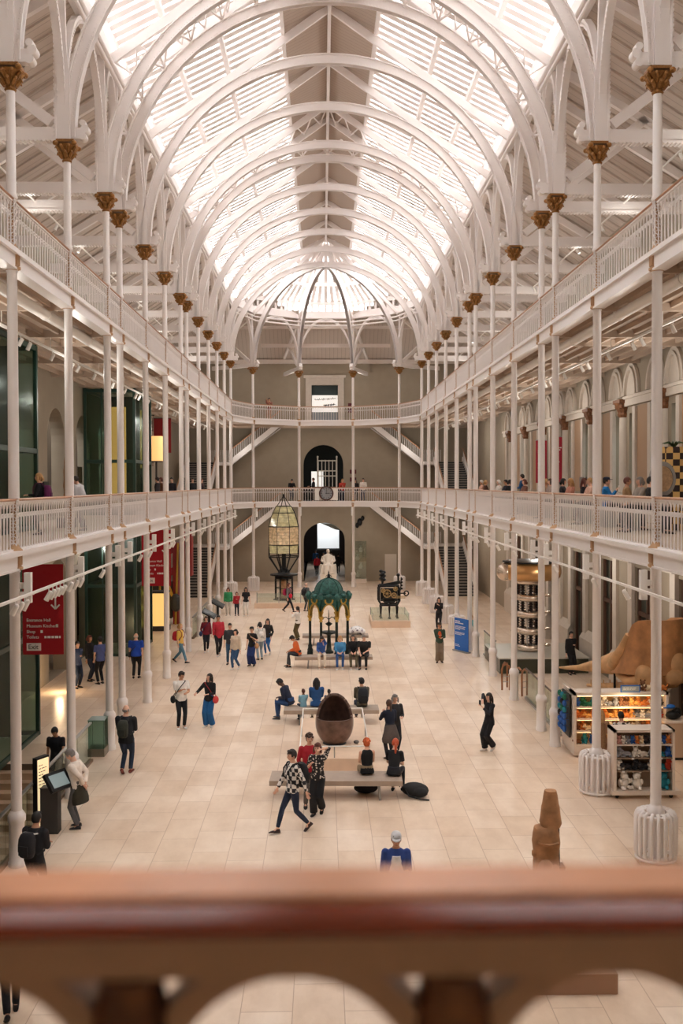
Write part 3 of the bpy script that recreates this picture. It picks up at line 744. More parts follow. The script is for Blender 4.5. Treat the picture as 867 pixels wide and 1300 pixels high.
# ---- cast iron drinking fountain
t = thing('drinking_fountain', 'green cast iron canopy fountain with dome and gilded arches', 'fountain', (-.02, 44.5, 0))
R8 = .91; V8 = [(R8*math.sin(PI/8+k*PI/4), R8*math.cos(PI/8+k*PI/4)) for k in range(8)]
for x, y in V8:
    b = MB(); b.lathe([(.13, 0), (.13, .12), (.09, .18), (.1, .3), (.06, .36), (.055, .9), (.05, 1.5)], 10, (x, y, 0)); b.build('column', IRON, t)
    b = MB(); b.lathe([(.05, 1.5), (.09, 1.53), (.06, 1.58), (.11, 1.7), (.12, 1.74)], 10, (x, y, 0)); b.build('capital', YGOLD, t)
for k in range(8):
    (x0, y0), (x1, y1) = V8[k], V8[(k+1) % 8]; p, q = V((x0, y0, 0)), V((x1, y1, 0)); m = (p+q)/2; d = (q-p).normalized(); nn = V((d.y, -d.x, 0)); nn = nn if nn.dot(m) > 0 else -nn
    h = (q-p).length/2; N = 12
    A = lambda r, zz, kk: m+d*(r*math.cos(PI*kk/N))+V((0, 0, 1.74+zz*math.sin(PI*kk/N)))
    b = MB()
    inn = [A(h-.06, .52, kk) for kk in range(N+1)]
    top = [m+d*(h*math.cos(PI*kk/N))+V((0, 0, 2.5 if 0 < kk < N else 1.74)) for kk in range(N+1)]
    top = [m+d*(h*(1-2*kk/N))+V((0, 0, 2.5)) for kk in range(N+1)]
    b.band(inn, top, nn*.05); b.build('spandrel', VERDI, t, 0)
    b = MB(); b.band(inn, [A(h-.01, .58, kk) for kk in range(N+1)], nn*.085)
    o2 = [m+V((0, 0, 2.46))+d*(.2*math.cos(2*PI*kk/16))+V((0, 0, .2*math.sin(2*PI*kk/16))) for kk in range(17)]
    i2 = [m+V((0, 0, 2.46))+d*(.13*math.cos(2*PI*kk/16))+V((0, 0, .13*math.sin(2*PI*kk/16))) for kk in range(17)]
    b.band(i2, o2, nn*.09); b.build('gilt_moulding', YGOLD, t, 0)
    b = MB(); b.prism([p+V((0, 0, 2.5))+nn*.1, q+V((0, 0, 2.5))+nn*.1, q*.72+V((0, 0, 2.5)), p*.72+V((0, 0, 2.5))], (0, 0, 0), (0, 0, .14))
    b.sph(m+nn*.05+V((0, 0, 2.62)), (.17, .17, .12), 8, 5); b.sph(p*1.06+V((0, 0, 2.6)), (.13, .13, .17), 8, 5); b.build('cornice', VERDI, t)
b = MB(); b.lathe([(.62, 2.5), (.66, 2.62), (.62, 2.66), (.63, 2.72), (.6, 2.9), (.5, 3.1), (.33, 3.26), (.12, 3.35), (.05, 3.37)], 24); b.lathe([(.66, 2.68), (.67, 2.71), (.66, 2.74)], 24)
for k in range(8):
    a = k*PI/4; b.tube([(.64*math.cos(a), .64*math.sin(a), 2.72), (.61*math.cos(a), .61*math.sin(a), 2.9), (.51*math.cos(a), .51*math.sin(a), 3.11), (.34*math.cos(a), .34*math.sin(a), 3.27), (.1*math.cos(a), .1*math.sin(a), 3.37)], .025, 6)
b.build('dome', VERDI, t)
b = MB(); b.lathe([(.05, 3.34), (.1, 3.4), (.04, 3.44), (.07, 3.5), (.02, 3.58), (.03, 3.62), (.004, 3.7)], 10)
for k in range(4): a = k*PI/2; b.tube([(0, 0, 3.42), (.1*math.cos(a), .1*math.sin(a), 3.48), (.13*math.cos(a), .13*math.sin(a), 3.42)], .018, 6)
b.build('finial', BLACK, t)
b = MB(); b.lathe([(.2, 0), (.2, .08), (.12, .14), (.09, .5), (.08, .78), (.12, .84), (.36, .9), (.4, .96), (.37, .97), (.1, .93), (.04, .98), (.035, 1.2), (.15, 1.3), (.16, 1.33), (.03, 1.4), (.02, 1.7), (.008, 1.95)], 16)
for k in range(4): a = k*PI/2; b.tube([(0, 0, 1.5), (.12*math.cos(a), .12*math.sin(a), 1.62), (.24*math.cos(a), .24*math.sin(a), 1.58), (.27*math.cos(a), .27*math.sin(a), 1.5)], .018, 6)
b.build('basin', IRON, t)
# ---- lighthouse lens
t = thing('plinth', 'wide low pale plinth under the lighthouse lens', 'plinth', (-2.3, 62.3, 0)); MB().bx(-2.15, 2.1, -1.7, 1.7, 0, .3).build('body', PLINTH, t, 0)
t = thing('lighthouse_lens', 'tall glass lighthouse lens on a black iron stand', 'lens', (-2.72, 62.6, .3))
NB = 8; R = lambda r, k, z: V((r*math.cos(2*PI*(k+.5)/NB), r*math.sin(2*PI*(k+.5)/NB), z))
b = MB()
for k in range(NB): b.beam(R(.56, k, 0), R(.56, k, 1.45), .1, .1); b.beam(R(.56, k, .05), R(.56, k+1, .05), .1, .12); b.beam(R(.56, k, 1.4), R(.56, k+1, 1.4), .1, .16); b.beam(R(.56, k, .75), R(.56, k+1, .75), .04, .04)
b.lathe([(.72, -.0), (.72, .04)], 8, ph=PI/8); b.cyl((0, 0, 0), (0, 0, 1.5), .12, n=10); b.build('stand', BLACK, t, 0)
b = MB(); b.lathe([(.2, 0.1), (.22, .9), (.14, 1.3)], 12); b.lathe([(.4, 1.44), (.4, 1.5)], 16)
for k in range(5): b.lathe([(.26, .2+k*.22), (.28, .25+k*.22), (.26, .3+k*.22)], 12)
b.build('clockwork', GOLDT, t)
b = MB(); b.lathe([(.3, 1.5), (.87, 1.54), (.87, 1.62), (.4, 1.66), (.3, 1.9), (.14, 2.0), (.14, 4.6), (.3, 4.65)], 24)
for k in range(NB): b.beam(R(.3, k, 1.7), R(1.0, k, 2.72), .06, .06); b.beam(R(1.0, k, 2.7), R(1.0, k, 3.35), .05, .05); b.beam(R(1.0, k, 2.72), R(1.0, k+1, 2.72), .05, .06)
b.build('rotating_frame', BLACK, t, 0)
for nm, prof, mt in (('lower_prism', [(.93, 2.95), (.96, 3.45)], LENSG), ('lens_panel', [(.98, 3.47), (.98, 4.6)], LENSG2), ('upper_prism', [(.96, 4.62), (.88, 5.0), (.72, 5.45), (.5, 5.85)], LENSG)):
    for k in range(NB):
        b = MB(); g = .012
        for (r0, z0), (r1, z1) in zip(prof, prof[1:]):
            n = 6
            for q in range(n):
                ra, rb = r0+(r1-r0)*q/n, r0+(r1-r0)*(q+1)/n; za, zb = z0+(z1-z0)*q/n, z0+(z1-z0)*(q+1)/n; zm = (za+zb)/2; rm = (ra+rb)/2+.03
                A = [R(ra, k, za).lerp(R(ra, k+1, za), u) for u in (g, 1-g)]; M_ = [R(rm, k, zm).lerp(R(rm, k+1, zm), u) for u in (g, 1-g)]; B = [R(rb, k, zb).lerp(R(rb, k+1, zb), u) for u in (g, 1-g)]
                b.quad(A[0], A[1], M_[1], M_[0]); b.quad(M_[0], M_[1], B[1], B[0]); b.quad(A[0], A[1], B[1], B[0])
        if nm == 'lens_panel':
            c = (R(.99, k, 4.03)+R(.99, k+1, 4.03))/2; n_ = V((c.x, c.y, 0)).normalized(); u = V((-n_.y, n_.x, 0))
            for r in (.14, .24, .33): b.tube([c+(u*math.cos(2*PI*q/16)+V((0, 0, 1.4))*math.sin(2*PI*q/16))*r for q in range(16)], .018, 5, close=True)
        b.build(nm, mt, t, 0)
b = MB()
for k in range(NB):
    for r0, z0, r1, z1 in ((1.0, 3.46, 1.0, 4.61), (1.0, 4.61, .9, 5.02), (.9, 5.02, .74, 5.47), (.74, 5.47, .51, 5.88), (.95, 2.9, 1.0, 3.46)): b.beam(R(r0, k, z0), R(r1, k, z1), .03, .03)
    for r, z in ((1.0, 3.46), (1.0, 4.61), (.51, 5.88), (.74, 5.47)): b.beam(R(r, k, z), R(r, k+1, z), .03, .04)
for k in (0, 2, 4, 6): b.beam(R(.45, k, 5.88), (0, 0, 6.55), .035, .035)
b.sph((0, 0, 6.58), .07, 8, 5); b.build('glazing_frame', BLACK, t, 0)
t = thing('barrier', 'thin glass barrier at the front of the lens plinth', 'barrier', (-2.3, 60.75, .3))
MB().bx(-2.0, 2.0, -.008, .008, .05, .6).build('pane', CLEARGLASS, t, 0)
for k in range(4): MB().bx(-2.0+k*1.333-.02, -2.0+k*1.333+.02, -.03, .03, 0, .66).build('post', STEEL, t, 0)
# ---- seated statue
MARB = mat('white_marble', (232, 222, 208), .5, noise=.04, nscale=5)
t = thing('statue', 'white marble statue of a seated robed figure before the far doorway', 'statue', (.1, 69.5, 0))
b = MB(); b.bx(-.62, .62, -.62, .62, 0, .12); b.bx(-.55, .55, -.55, .55, .12, 1.2); b.bx(-.6, .6, -.6, .6, 1.2, 1.3); b.build('pedestal', MARB, t, 0)
# figure is added with the people below
STATUE = t
# ---- black iron machine on a plinth
t = thing('plinth', 'low pale plinth under the black iron machine', 'plinth', (3.3, 53.6, 0)); MB().bx(-1.03, 1.03, -1.4, 1.4, 0, .34).build('body', PLINTH, t, 0)
t = thing('barrier', 'low glass barrier round the black iron machine', 'barrier', (3.3, 53.6, .34))
for x0, y0, x1, y1 in ((-.95, -1.3, .95, -1.3), (-.95, 1.3, .95, 1.3), (-.95, -1.3, -.95, 1.3), (.95, -1.3, .95, 1.3)): MB().beam((x0, y0, .22), (x1, y1, .22), .012, .36).build('pane', CLEARGLASS, t, 0)
for x in (-.95, .95):
    for y in (-1.3, 1.3): MB().cyl((x, y, 0), (x, y, .42), .016, n=6).build('post', STEEL, t)
t = thing('iron_machine', 'black iron machine with brass wheels standing on slender legs', 'machine', (3.28, 53.6, .34))
for x, y in ((-.44, -.3), (.44, -.3), (0, -.45), (-.44, .3), (.44, .3)):
    MB().lathe([(.09, 0), (.06, .06), (.035, .12), (.04, .35), (.06, .62), (.04, .7)], 8, (x, y, 0)).build('leg', BLACK, t)
b = MB()
for y in (-.36, .36):
    b.tube([(-.55, y, 1.6), (-.55, y, .95), (-.42, y, .72), (.42, y, .72), (.55, y, .95), (.55, y, 1.6), (.5, y, 1.75), (-.5, y, 1.75)], .06, 8, close=True)
    b.tube([(-.4+.0, y, 1.0), (-.25, y, .9), (.25, y, .9), (.4, y, 1.0), (.25, y, 1.12), (-.25, y, 1.12)], .045, 6, close=True)
for x, z in ((-.55, 1.5), (.55, 1.5), (-.5, .85), (.5, .85), (0, .72), (-.5, 1.75), (.5, 1.75)): b.cyl((x, -.36, z), (x, .36, z), .045, n=8)
b.beam((-.6, -.2, 1.72), (.6, -.2, 1.95), .14, .16); b.bx(-.45, .45, -.1, .1, .9, 1.6); b.build('frame', BLACK, t)
b = MB()
for x, y, z, r in ((-.12, -.42, 1.35, .2), (.25, -.4, 1.25, .13), (-.33, -.4, 1.5, .1), (.33, -.42, 1.6, .1)):
    b.tube([(x+r*math.cos(2*PI*k/18), y, z+r*math.sin(2*PI*k/18)) for k in range(18)], .025, 6, close=True)
    for k in range(4): a = k*PI/4; b.cyl((x-r*math.cos(a), y, z-r*math.sin(a)), (x+r*math.cos(a), y, z+r*math.sin(a)), .012, n=5)
b.cyl((.3, -.42, 1.2), (.95, -.42, 1.2), .022, n=6); b.cyl((.2, -.42, 1.12), (.85, -.42, 1.12), .022, n=6); b.build('brass_wheel', mat('dull_brass', (188, 158, 110), .4, .6), t)
b = MB(); b.tube([(.92+.12*math.cos(2*PI*k/14), -.3, 1.35+.12*math.sin(2*PI*k/14)) for k in range(14)], .035, 6, close=True); b.cyl((.5, -.3, 1.35), (.9, -.3, 1.35), .03, n=6)
for k in range(9): b.sph((-.35+.09*math.sin(k*2.1), -.15+.1*math.cos(k*1.7), 2.02+.07*k*.9), (.12, .1, .09), 7, 5)
b.cyl((-.35, -.1, 1.85), (-.3, -.1, 2.5), .06, n=8); b.cyl((.5, -.1, 1.9), (.5, -.1, 2.3), .05, n=8); b.sph((.5, -.1, 2.32), .1, 8, 5); b.cyl((.62, -.2, 1.5), (.66, -.2, 2.2), .03, n=6)
for k in range(4): b.sph((.68, -.25, 1.6+k*.17), .06, 7, 5)
b.build('upper_gear', BLACK, t)
# ---- blue sign stand
t = thing('banner_stand', 'blue upright sign stand with white text by the right columns', 'sign', (5.95, 44.6, 0), math.atan2(-.9, .47))
pn = MB().bx(-.52, .52, -.015, .015, .06, 1.5).build('panel', BLUE, t, 0); MB().bx(-.54, .54, -.12, .12, 0, .06).build('base', STEEL, t, 0)
def text_rows(root, rows, x0, y, m, h=.022):
    """small unreadable print: broken white rows, as in the photograph"""
    b = MB(); q = random.Random(3)
    for z, L_ in rows:
        x = x0
        while x < x0+L_-.03:
            w_ = min(q.uniform(.04, .12), x0+L_-x); b.bx(x, x+w_, y-.003, y, z-h/2, z+h/2); x += w_+.02
    return b.build('small_print', m, root, 0)
text_rows(pn, ((1.36, .4), (1.28, .62)), -.46, -.016, WHT, .045)
text_rows(pn, ((1.14, .78), (1.09, .7), (1.04, .76), (.99, .4), (.86, .72), (.81, .74), (.76, .5), (.3, .3), (.24, .4)), -.46, -.016, WHT)
# ---- red hanging banners
def banner(label, x, y, z0, z1, w, lines):
    t = thing('hanging_banner', label, 'banner', (x, y, z0)); h = z1-z0
    pn = MB().bx(-w/2, w/2, -.02, .02, 0, h).build('panel', RED, t, 0)
    b = MB(); b.cyl((-w/2+.05, 0, h), (-w/2+.05, 0, 6.05-z0), .008, n=5); b.cyl((w/2-.05, 0, h), (w/2-.05, 0, 6.05-z0), .008, n=5); b.build('wire', STEEL, t)
    k = w/1.05
    for s, z, sz in (('Entrance Hall', .86, .125), ('Museum Kitchen', .71, .125), ('Shop', .56, .125), ('Toilets', .42, .125)):
        lettering('lettering', s, sz*k*.92, WHT, pn, (-w/2+.1*k, -.024, z*k), (PI/2, 0, 0), depth=.006)
    text_rows(pn, ((.75*k, .06*k),), w/2-.19*k, -.022, WHT, .08*k); text_rows(pn, ((.6*k, .07*k),), -w/2+.46*k, -.022, WHT, .07*k); text_rows(pn, ((.455*k, .42*k),), -w/2+.56*k, -.022, WHT, .06*k)
    MB().bx(-w/2+.1*k, -w/2+.47*k, -.026, -.018, .1*k, .3*k).build('exit_plate', mat('exit_cream', (240, 226, 220), .6), pn, 0)
    lettering('lettering', 'Exit', .17*k, mat('exit_red', (70, 30, 40), .6), pn, (-w/2+.14*k, -.03, .145*k), (PI/2, 0, 0), depth=.005)
    b = MB(); X, Z = w/2-.2*k, 1.32*k
    b.bx(X-.02*k, X+.02*k, -.028, -.018, Z-.12*k, Z+.14*k); b.beam((X-.11*k, -.023, Z-.02*k), (X, -.023, Z-.135*k), .01, .04*k, (0, 0, 1)); b.beam((X+.11*k, -.023, Z-.02*k), (X, -.023, Z-.135*k), .01, .04*k, (0, 0, 1)); b.build('arrow', WHT, pn, 0)
banner('red hanging sign with white Entrance Hall and Exit lettering, nearer one', -7.57, 26, 3.17, 5.52, 1.05, 0)
banner('red hanging sign with white Exit lettering farther down the left aisle', -7.62, 44, 3.1, 5.57, 1.28, 0)
# ---- tall disc and ring accelerator
t = thing('plinth', 'dark green topped plinth under the tall ringed machine', 'plinth', (8.6, 41.2, 0))
MB().bx(-1.85, 1.7, -1.8, 1.8, 0, .58).build('body', mat('dark_green_glass', (58, 62, 48), .15), t, 0); MB().bx(-1.88, 1.73, -1.83, 1.83, .58, .63).build('top', mat('plinth_top', (196, 192, 180), .4), t, 0)
t = thing('accelerator', 'tall voltage generator of metal rings under a big copper dome', 'machine', (8.35, 41.2, .72))
for k in range(5):
    z = .05+k*.69
    b = MB(); b.tube([(.45*math.cos(2*PI*q/24), .45*math.sin(2*PI*q/24), z) for q in range(24)], .145, 8, close=True)
    b.tube([(-.42+.22*math.cos(2*PI*q/14), .5+.22*math.sin(2*PI*q/14), z-.08) for q in range(14)], .09, 8, close=True)
    b.tube([(.75+.13*math.cos(2*PI*q/12), .3+.13*math.sin(2*PI*q/12), z+.03) for q in range(12)], .045, 6, close=True); b.build('ring', ALU, t)
INS = mat('brown_insulator', (44, 30, 28), .45)
for x, y in ((-.05, -.3), (.28, .1), (-.3, .12), (-.45, .5)):
    b = MB(); prof = []
    for k in range(26): z = .1+k*.108; prof += [(.06, z), (.125, z+.03), (.06, z+.06)]
    b.lathe(prof, 10, (x, y, 0)); b.build('insulator', INS, t)
for x, y in ((-.2, -.3), (.3, -.25), (-.55, .4)):
    b = MB(); prof = []
    for k in range(20): z = .1+k*.14; prof += [(.042, z), (.042, z+.06), (.03, z+.07), (.03, z+.13)]
    b.lathe(prof, 10, (x, y, 0)); b.build('rod', mat('pale_insulator', (190, 180, 170), .4), t)
b = MB(); prof = [(.85+.0, 2.85), (1.1, 2.88), (1.22, 2.98), (1.27, 3.15), (1.26, 3.33), (1.2, 3.48), (1.08, 3.58), (.95, 3.58), (.9, 3.5)]
b.lathe(prof, 32); b.build('copper_dome', COPPER, t, 60)
MB().lathe([(1.0, 3.56), (1.16, 3.6), (1.16, 3.64), (1.0, 3.66)], 24).build('dark_cap', BLACK, t)
b = MB(); b.sph((-1.12, -.35, 3.2), .36, 20, 14); b.build('corona_ball', ALU, t)
# ---- glass balustrades and hoops on the right
for y0, y1, lb in ((40.9, 43.8, 'glass panel with dark handrail beside the right columns, farther one'), (29.6, 34.8, 'glass panel with dark handrail beside the right columns, nearer one')):
    t = thing('glass_barrier', lb, 'barrier', (6.85, (y0+y1)/2, 0)); h = (y1-y0)/2
    for k in range(3): MB().bx(-.01, .01, -h+k*2*h/3+.02, -h+(k+1)*2*h/3-.02, .08, 1.05).build('pane', CLEARGLASS, t, 0)
    MB().cyl((0, -h, 1.07), (0, h, 1.07), .03, n=8).build('handrail', mat('dark_rail', (84, 64, 50), .4), t); MB().bx(-.05, .05, -h, h, 0, .08).build('base_channel', STEEL, t, 0)
HOOP = mat('oiled_oak', (150, 98, 56), .45)
for x, y, rz, lb in ((6.42, 36.3, .0, 'wooden hoop handrail nearest the column on the right'), (6.9, 35.3, .7, 'wooden hoop handrail behind the column on the right')):
    t = thing('hoop_handrail', lb, 'handrail', (x, y, 0), rz)
    b = MB(); b.tube([(-.14, 0, 0), (-.15, 0, .75), (-.11, .0, .88), (0, 0, .95), (.11, 0, .88), (.15, 0, .75), (.14, 0, 0)], .035, 8); b.build('hoop', HOOP, t)
    b = MB(); b.tube([(.14, .5, 0), (.14, .5, .9), (0, .25, .97), (-.1, .06, .9)], .035, 8); b.build('grab_rail', HOOP, t)
    for z in (.3, .5): MB().cyl((-.14, 0, z), (.14, 0, z), .012, n=6).build('crossbar', STEEL, t)
# ---- whale skull
def loft(b, secs):
    """secs: list of (centre, right vector, up vector, list of (u, v))"""
    b.rings([[V(c)+V(r)*u+V(w_)*v for u, v in pts] for c, r, w_, pts in secs]); return b
def oval(a, b_, n=14, top=1.0, flat=0): return [(a*math.cos(2*PI*k/n), (b_*top if math.sin(2*PI*k/n) > 0 else b_)*math.sin(2*PI*k/n)) for k in range(n)]
tip, back = V((7.85, 34.0, 1.28)), V((10.1, 29.6, 1.75)); ax = (back-tip).normalized(); rt = V((ax.y, -ax.x, 0)).normalized(); up = V((0, 0, 1))
t = thing('whale_skull', 'huge brown whale skull on a stand in the right aisle', 'skeleton', (9.1, 31, 0))
def L_(p): return V(p)-V((9.1, 31, 0))
def sk(u, h=0, s=0): return L_(tip.lerp(back, u)+up*h+rt*s)
b = MB()
loft(b, [(sk(u, h), rt, up, oval(a, c)) for u, h, a, c in ((0, -.03, .03, .03), (.06, -.02, .08, .06), (.2, .03, .15, .1), (.35, .14, .26, .2), (.5, .26, .38, .34), (.62, .36, .52, .46), (.76, .25, .66, .42), (.9, .25, .68, .5), (1.0, .28, .6, .55), (1.04, .3, .3, .3))])
b.build('rostrum', BONE, t, 60)
b = MB()                                       # the high crest standing round the back of the skull
ST = [(.68, .6, .3), (.72, .64, .75), (.77, .68, 1.25), (.82, .7, 1.62), (.87, .7, 1.74), (.94, .66, 1.76), (1.0, .52, 1.74), (1.03, .25, 1.74)]
secs = []
for u, s_, hh in ST+[(u, -s_, hh) for u, s_, hh in ST[::-1]]:
    dn = (rt*s_*1.2+ax*max(0, u-.8)*3).normalized(); lo = sk(u, .12, s_); hi = sk(u+.02, hh, s_*.97)
    mid = lo.lerp(hi, .45)+dn*.08
    secs.append([lo-dn*.02, mid-dn*.16, hi-dn*.05, hi+dn*.05, mid+dn*.05, lo+dn*.26])
b.rings(secs); b.build('crest', BONE2, t, 60)
b = MB()
for s_ in (-1, 1):
    b.tube([sk(.6, .25, s_*.5), sk(.68, .5, s_*.62), sk(.75, .85, s_*.66), sk(.8, 1.3, s_*.68)], [.12, .2, .17, .1], 10)
    b.sph(sk(.66, .36, s_*.6), (.19, .19, .19), 10, 7); b.sph(sk(.95, .1, s_*.7), (.33, .36, .38), 12, 8)
    b.tube([sk(.7, .05, s_*.6), sk(.82, -.1, s_*.8), sk(.95, .0, s_*.75)], [.12, .14, .16], 8)
b.sph(sk(1.02, .35, 0), (.5, .4, .5), 14, 9); b.sph(sk(1.08, .05, .2), (.3, .25, .25), 10, 7); b.sph(sk(1.05, .1, -.35), (.28, .3, .3), 10, 7); b.build('cheek_bone', BONE, t, 60)
b = MB()                                       # lower jaw with teeth, propped below
J = lambda u, s: sk(u, -.55+.35*u*u, s)
b.tube([J(.28, 0), J(.42, 0), J(.56, .03)], [.05, .09, .11], 8)
for s_ in (-1, 1): b.tube([J(.5, s_*.05), J(.66, s_*.2), J(.82, s_*.5), J(.94, s_*.62)], [.1, .14, .2, .14], 8)
b.build('lower_jaw', BONE, t, 60)
for k in range(13):
    p = J(.3+k*.03, .06 if k % 2 else -.06); MB().cyl(p, p+V((0, 0, .2)), .024, .006, 6).build('tooth', BONE, t)
b = MB()
for u, s_ in ((.6, .3), (.85, -.4), (.88, .5)): p = sk(u, 0, s_); b.cyl((p.x, p.y, .1), (p.x, p.y, p.z), .04, n=8)
b.bx(-.5, 1.3, -1.2, 1.6, 0, .12); b.build('stand', BLACK, t)
# ---- toy stands of the little shop
SHW = mat('shop_white', (228, 214, 200), .5); SHB = mat('shop_back', (206, 176, 136), .6); SHT = mat('shop_taupe', (150, 128, 108), .6)
t = thing('display_stand', 'large white shop stand with lit shelves of plush toys', 'shop stand', (6.64, 27.26, 0))
MB().bx(0, .06, 0, 1.35, .12, 1.8).build('end_panel', SHW, t, 0); MB().bx(2.55, 2.62, 0, 1.35, .12, 1.8).build('end_panel', SHW, t, 0)
MB().bx(.06, 2.55, .52, .58, .12, 1.72).build('back_panel', SHB, t, 0); MB().bx(0, 2.62, 0, 1.35, .06, .14).build('base', SHW, t, 0); MB().bx(0, 2.62, -.0, .6, 1.72, 1.8).build('top_panel', SHW, t, 0)
MB().bx(.06, 2.55, .0, .05, .12, .32).build('kick_panel', SHW, t, 0)
SH = (.34, .72, 1.06, 1.39)
MB().bx(.1, 2.5, .05, .08, 1.69, 1.72).build('light_strip', lamp_mat('shelf_led', (255, 206, 140), 2.6), t, 0)
for z in SH:
    sf = MB().bx(.06, 2.55, .02, .53, z-.025, z).build('shelf', SHW, t, 0)
    if z > .4: MB().bx(.1, 2.5, .05, .08, z-.04, z-.025).build('light_strip', lamp_mat('shelf_led', (255, 206, 140), 2.6), sf, 0)
for x, y in ((.15, .2), (2.45, .2), (.15, 1.2), (2.45, 1.2)): MB().sph((x, y, .05), .05, 8, 5).build('castor', BLACK, t)
t = thing('shop_sign', 'small blue framed sign on top of the toy stand', 'sign', (8.2, 27.28, 1.8)); MB().bx(-.27, .27, -.015, .015, .0, .2).build('frame', BLUE, t, 0); MB().bx(-.245, .245, -.02, -.012, .025, .175).build('panel', mat('sign_grey', (150, 160, 164), .5), t, 0)
text_rows(t, ((.13, .4), (.09, .34)), -.2, -.021, WHT, .016)
def plush_mesh(kind):
    b = MB()
    if kind == 0:      # sitting animal
        b.sph((0, 0, .07), (.065, .06, .075), 8, 6); b.sph((0, -.02, .165), (.05, .048, .045), 8, 6); b.sph((0, -.07, .155), (.024, .025, .02), 6, 4)
        for s in (-1, 1): b.sph((s*.04, -.01, .21), (.018, .012, .02), 6, 4); b.sph((s*.045, -.065, .03), (.025, .045, .025), 6, 4); b.sph((s*.06, -.03, .1), (.02, .03, .035), 6, 4)
    else:              # lying animal
        b.sph((0, 0, .06), (.1, .06, .055), 8, 6); b.sph((-.1, -.02, .1), (.05, .045, .045), 8, 6); b.sph((-.145, -.04, .09), (.024, .022, .02), 6, 4)
        for s in (-1, 1): b.sph((-.1, s*.035-.01, .14), (.012, .018, .022), 6, 4); b.sph((s*.06, -.05, .025), (.04, .025, .025), 6, 4)
        b.tube([(.09, 0, .06), (.14, .01, .09), (.15, .01, .13)], .014, 5)
    return b
PC = dict(orange=(214, 128, 62), golden=(226, 168, 90), cream=(234, 212, 176), brown=(128, 84, 56), white=(236, 230, 222), grey=(150, 150, 156), blue=(50, 96, 170), green=(40, 110, 84), black=(44, 42, 46), teal=(40, 132, 150), pink=(226, 170, 160), red=(190, 64, 44))
PM = {}
def plush(x, y, z, colr, kind, sc, rz, where, group):
    if (colr, kind) not in PM: PM[(colr, kind)] = plush_mesh(kind).data('plush_toy', mat('plush_'+colr, PC[colr], .95))
    o = tag(link('plush_toy', PM[(colr, kind)]), '%s plush animal %s' % (colr, where), 'plush toy', '%s plush animals %s' % (colr, where)); o.location = (x, y, z); o.rotation_euler = (0, 0, rz); o.scale = (sc,)*3
rows = {3: ['blue', 'green', 'green', 'teal', 'white', 'white', 'grey', 'grey', 'brown', 'brown', 'golden', 'golden', 'orange', 'orange', 'white', 'black'], 2: ['orange', 'orange', 'golden', 'orange', 'orange', 'orange', 'golden', 'golden', 'golden', 'orange', 'golden', 'grey', 'white', 'grey', 'white', 'red'],
        1: ['brown', 'orange', 'cream', 'golden', 'orange', 'cream', 'white', 'brown', 'brown', 'cream', 'brown', 'white', 'brown', 'orange', 'red', 'brown'], 0: ['brown', 'teal', 'blue', 'brown', 'golden', 'teal', 'brown', 'golden', 'brown', 'golden', 'brown', 'golden']}
nmz = ['bottom', 'second', 'third', 'top']
for r, cols in rows.items():
    for k, cn in enumerate(cols):
        x = 6.64+.14+k*(2.36/(len(cols)-.5)); plush(x, 27.26+.2+.06*random.random(), SH[r], cn, random.randint(0, 1), 1.0+.25*random.random(), random.uniform(-.5, .5), 'on the %s lit shelf of the large toy stand' % nmz[r], 0)
        if k % 2: plush(x+.05, 27.26+.38, SH[r], cn, 0, 1.2, random.uniform(-.5, .5), 'on the %s lit shelf of the large toy stand' % nmz[r], 0)
for k, (x, cn) in enumerate(((8.62, 'brown'), (8.78, 'cream'), (8.98, 'brown'), (9.15, 'orange'))): plush(x, 27.5, 1.8, cn, k % 2, 1.4, .2*k-.3, 'sitting on top of the large toy stand', 0)
t = thing('hanging_toy_rack', 'dark rack of hanging blue toys on the end of the large stand', 'rack', (6.58, 27.9, 0)); MB().bx(-.02, .02, -.4, .45, .5, 1.7).build('panel', DGREY, t, 0)
for k in range(18):
    z = .7+(k//3)*.18; y = -.3+(k % 3)*.28; b = MB(); b.cyl((-.02, y, z+.1), (-.15, y, z+.1), .006, n=5); b.sph((-.13, y, z+.02), (.06, .09, .09), 7, 5); b.build('hanging_toy', mat('plush_'+('blue', 'teal', 'black', 'green')[(k*7//3) % 4 if k > 6 else 0], PC[('blue', 'teal', 'black', 'green')[(k*7//3) % 4 if k > 6 else 0]], .95), t)
t = thing('display_stand', 'small white shop stand with three taupe shelves near the front', 'shop stand', (6.68, 23.66, 0))
MB().bx(0, .07, 0, .55, .15, 1.66).build('end_panel', SHW, t, 0); MB().bx(1.42, 1.48, 0, .55, .15, 1.66).build('end_panel', SHW, t, 0); MB().bx(.07, 1.42, .3, .34, .15, 1.6).build('back_panel', SHT, t, 0)
MB().bx(-.05, 1.6, -.05, .6, .1, .2).build('base', SHW, t, 0); MB().bx(0, 1.48, .0, .55, 1.6, 1.66).build('top_panel', SHW, t, 0)
S2 = (.2, .67, .98, 1.3)
for z in S2[1:]: MB().bx(.07, 1.42, .0, .3, z-.02, z).build('shelf', SHT if z < 1.2 else SHW, t, 0)
for x, y in ((.1, .05), (1.4, .05), (.1, .5), (1.4, .5)): MB().sph((x, y, .05), .05, 8, 5).build('castor', BLACK, t)
for k in range(6): MB().bx(.2+k*.23, .26+k*.23, -.012, -.002, S2[1+k % 3]-.03, S2[1+k % 3]+.01).build('price_tag', WHT, t, 0)
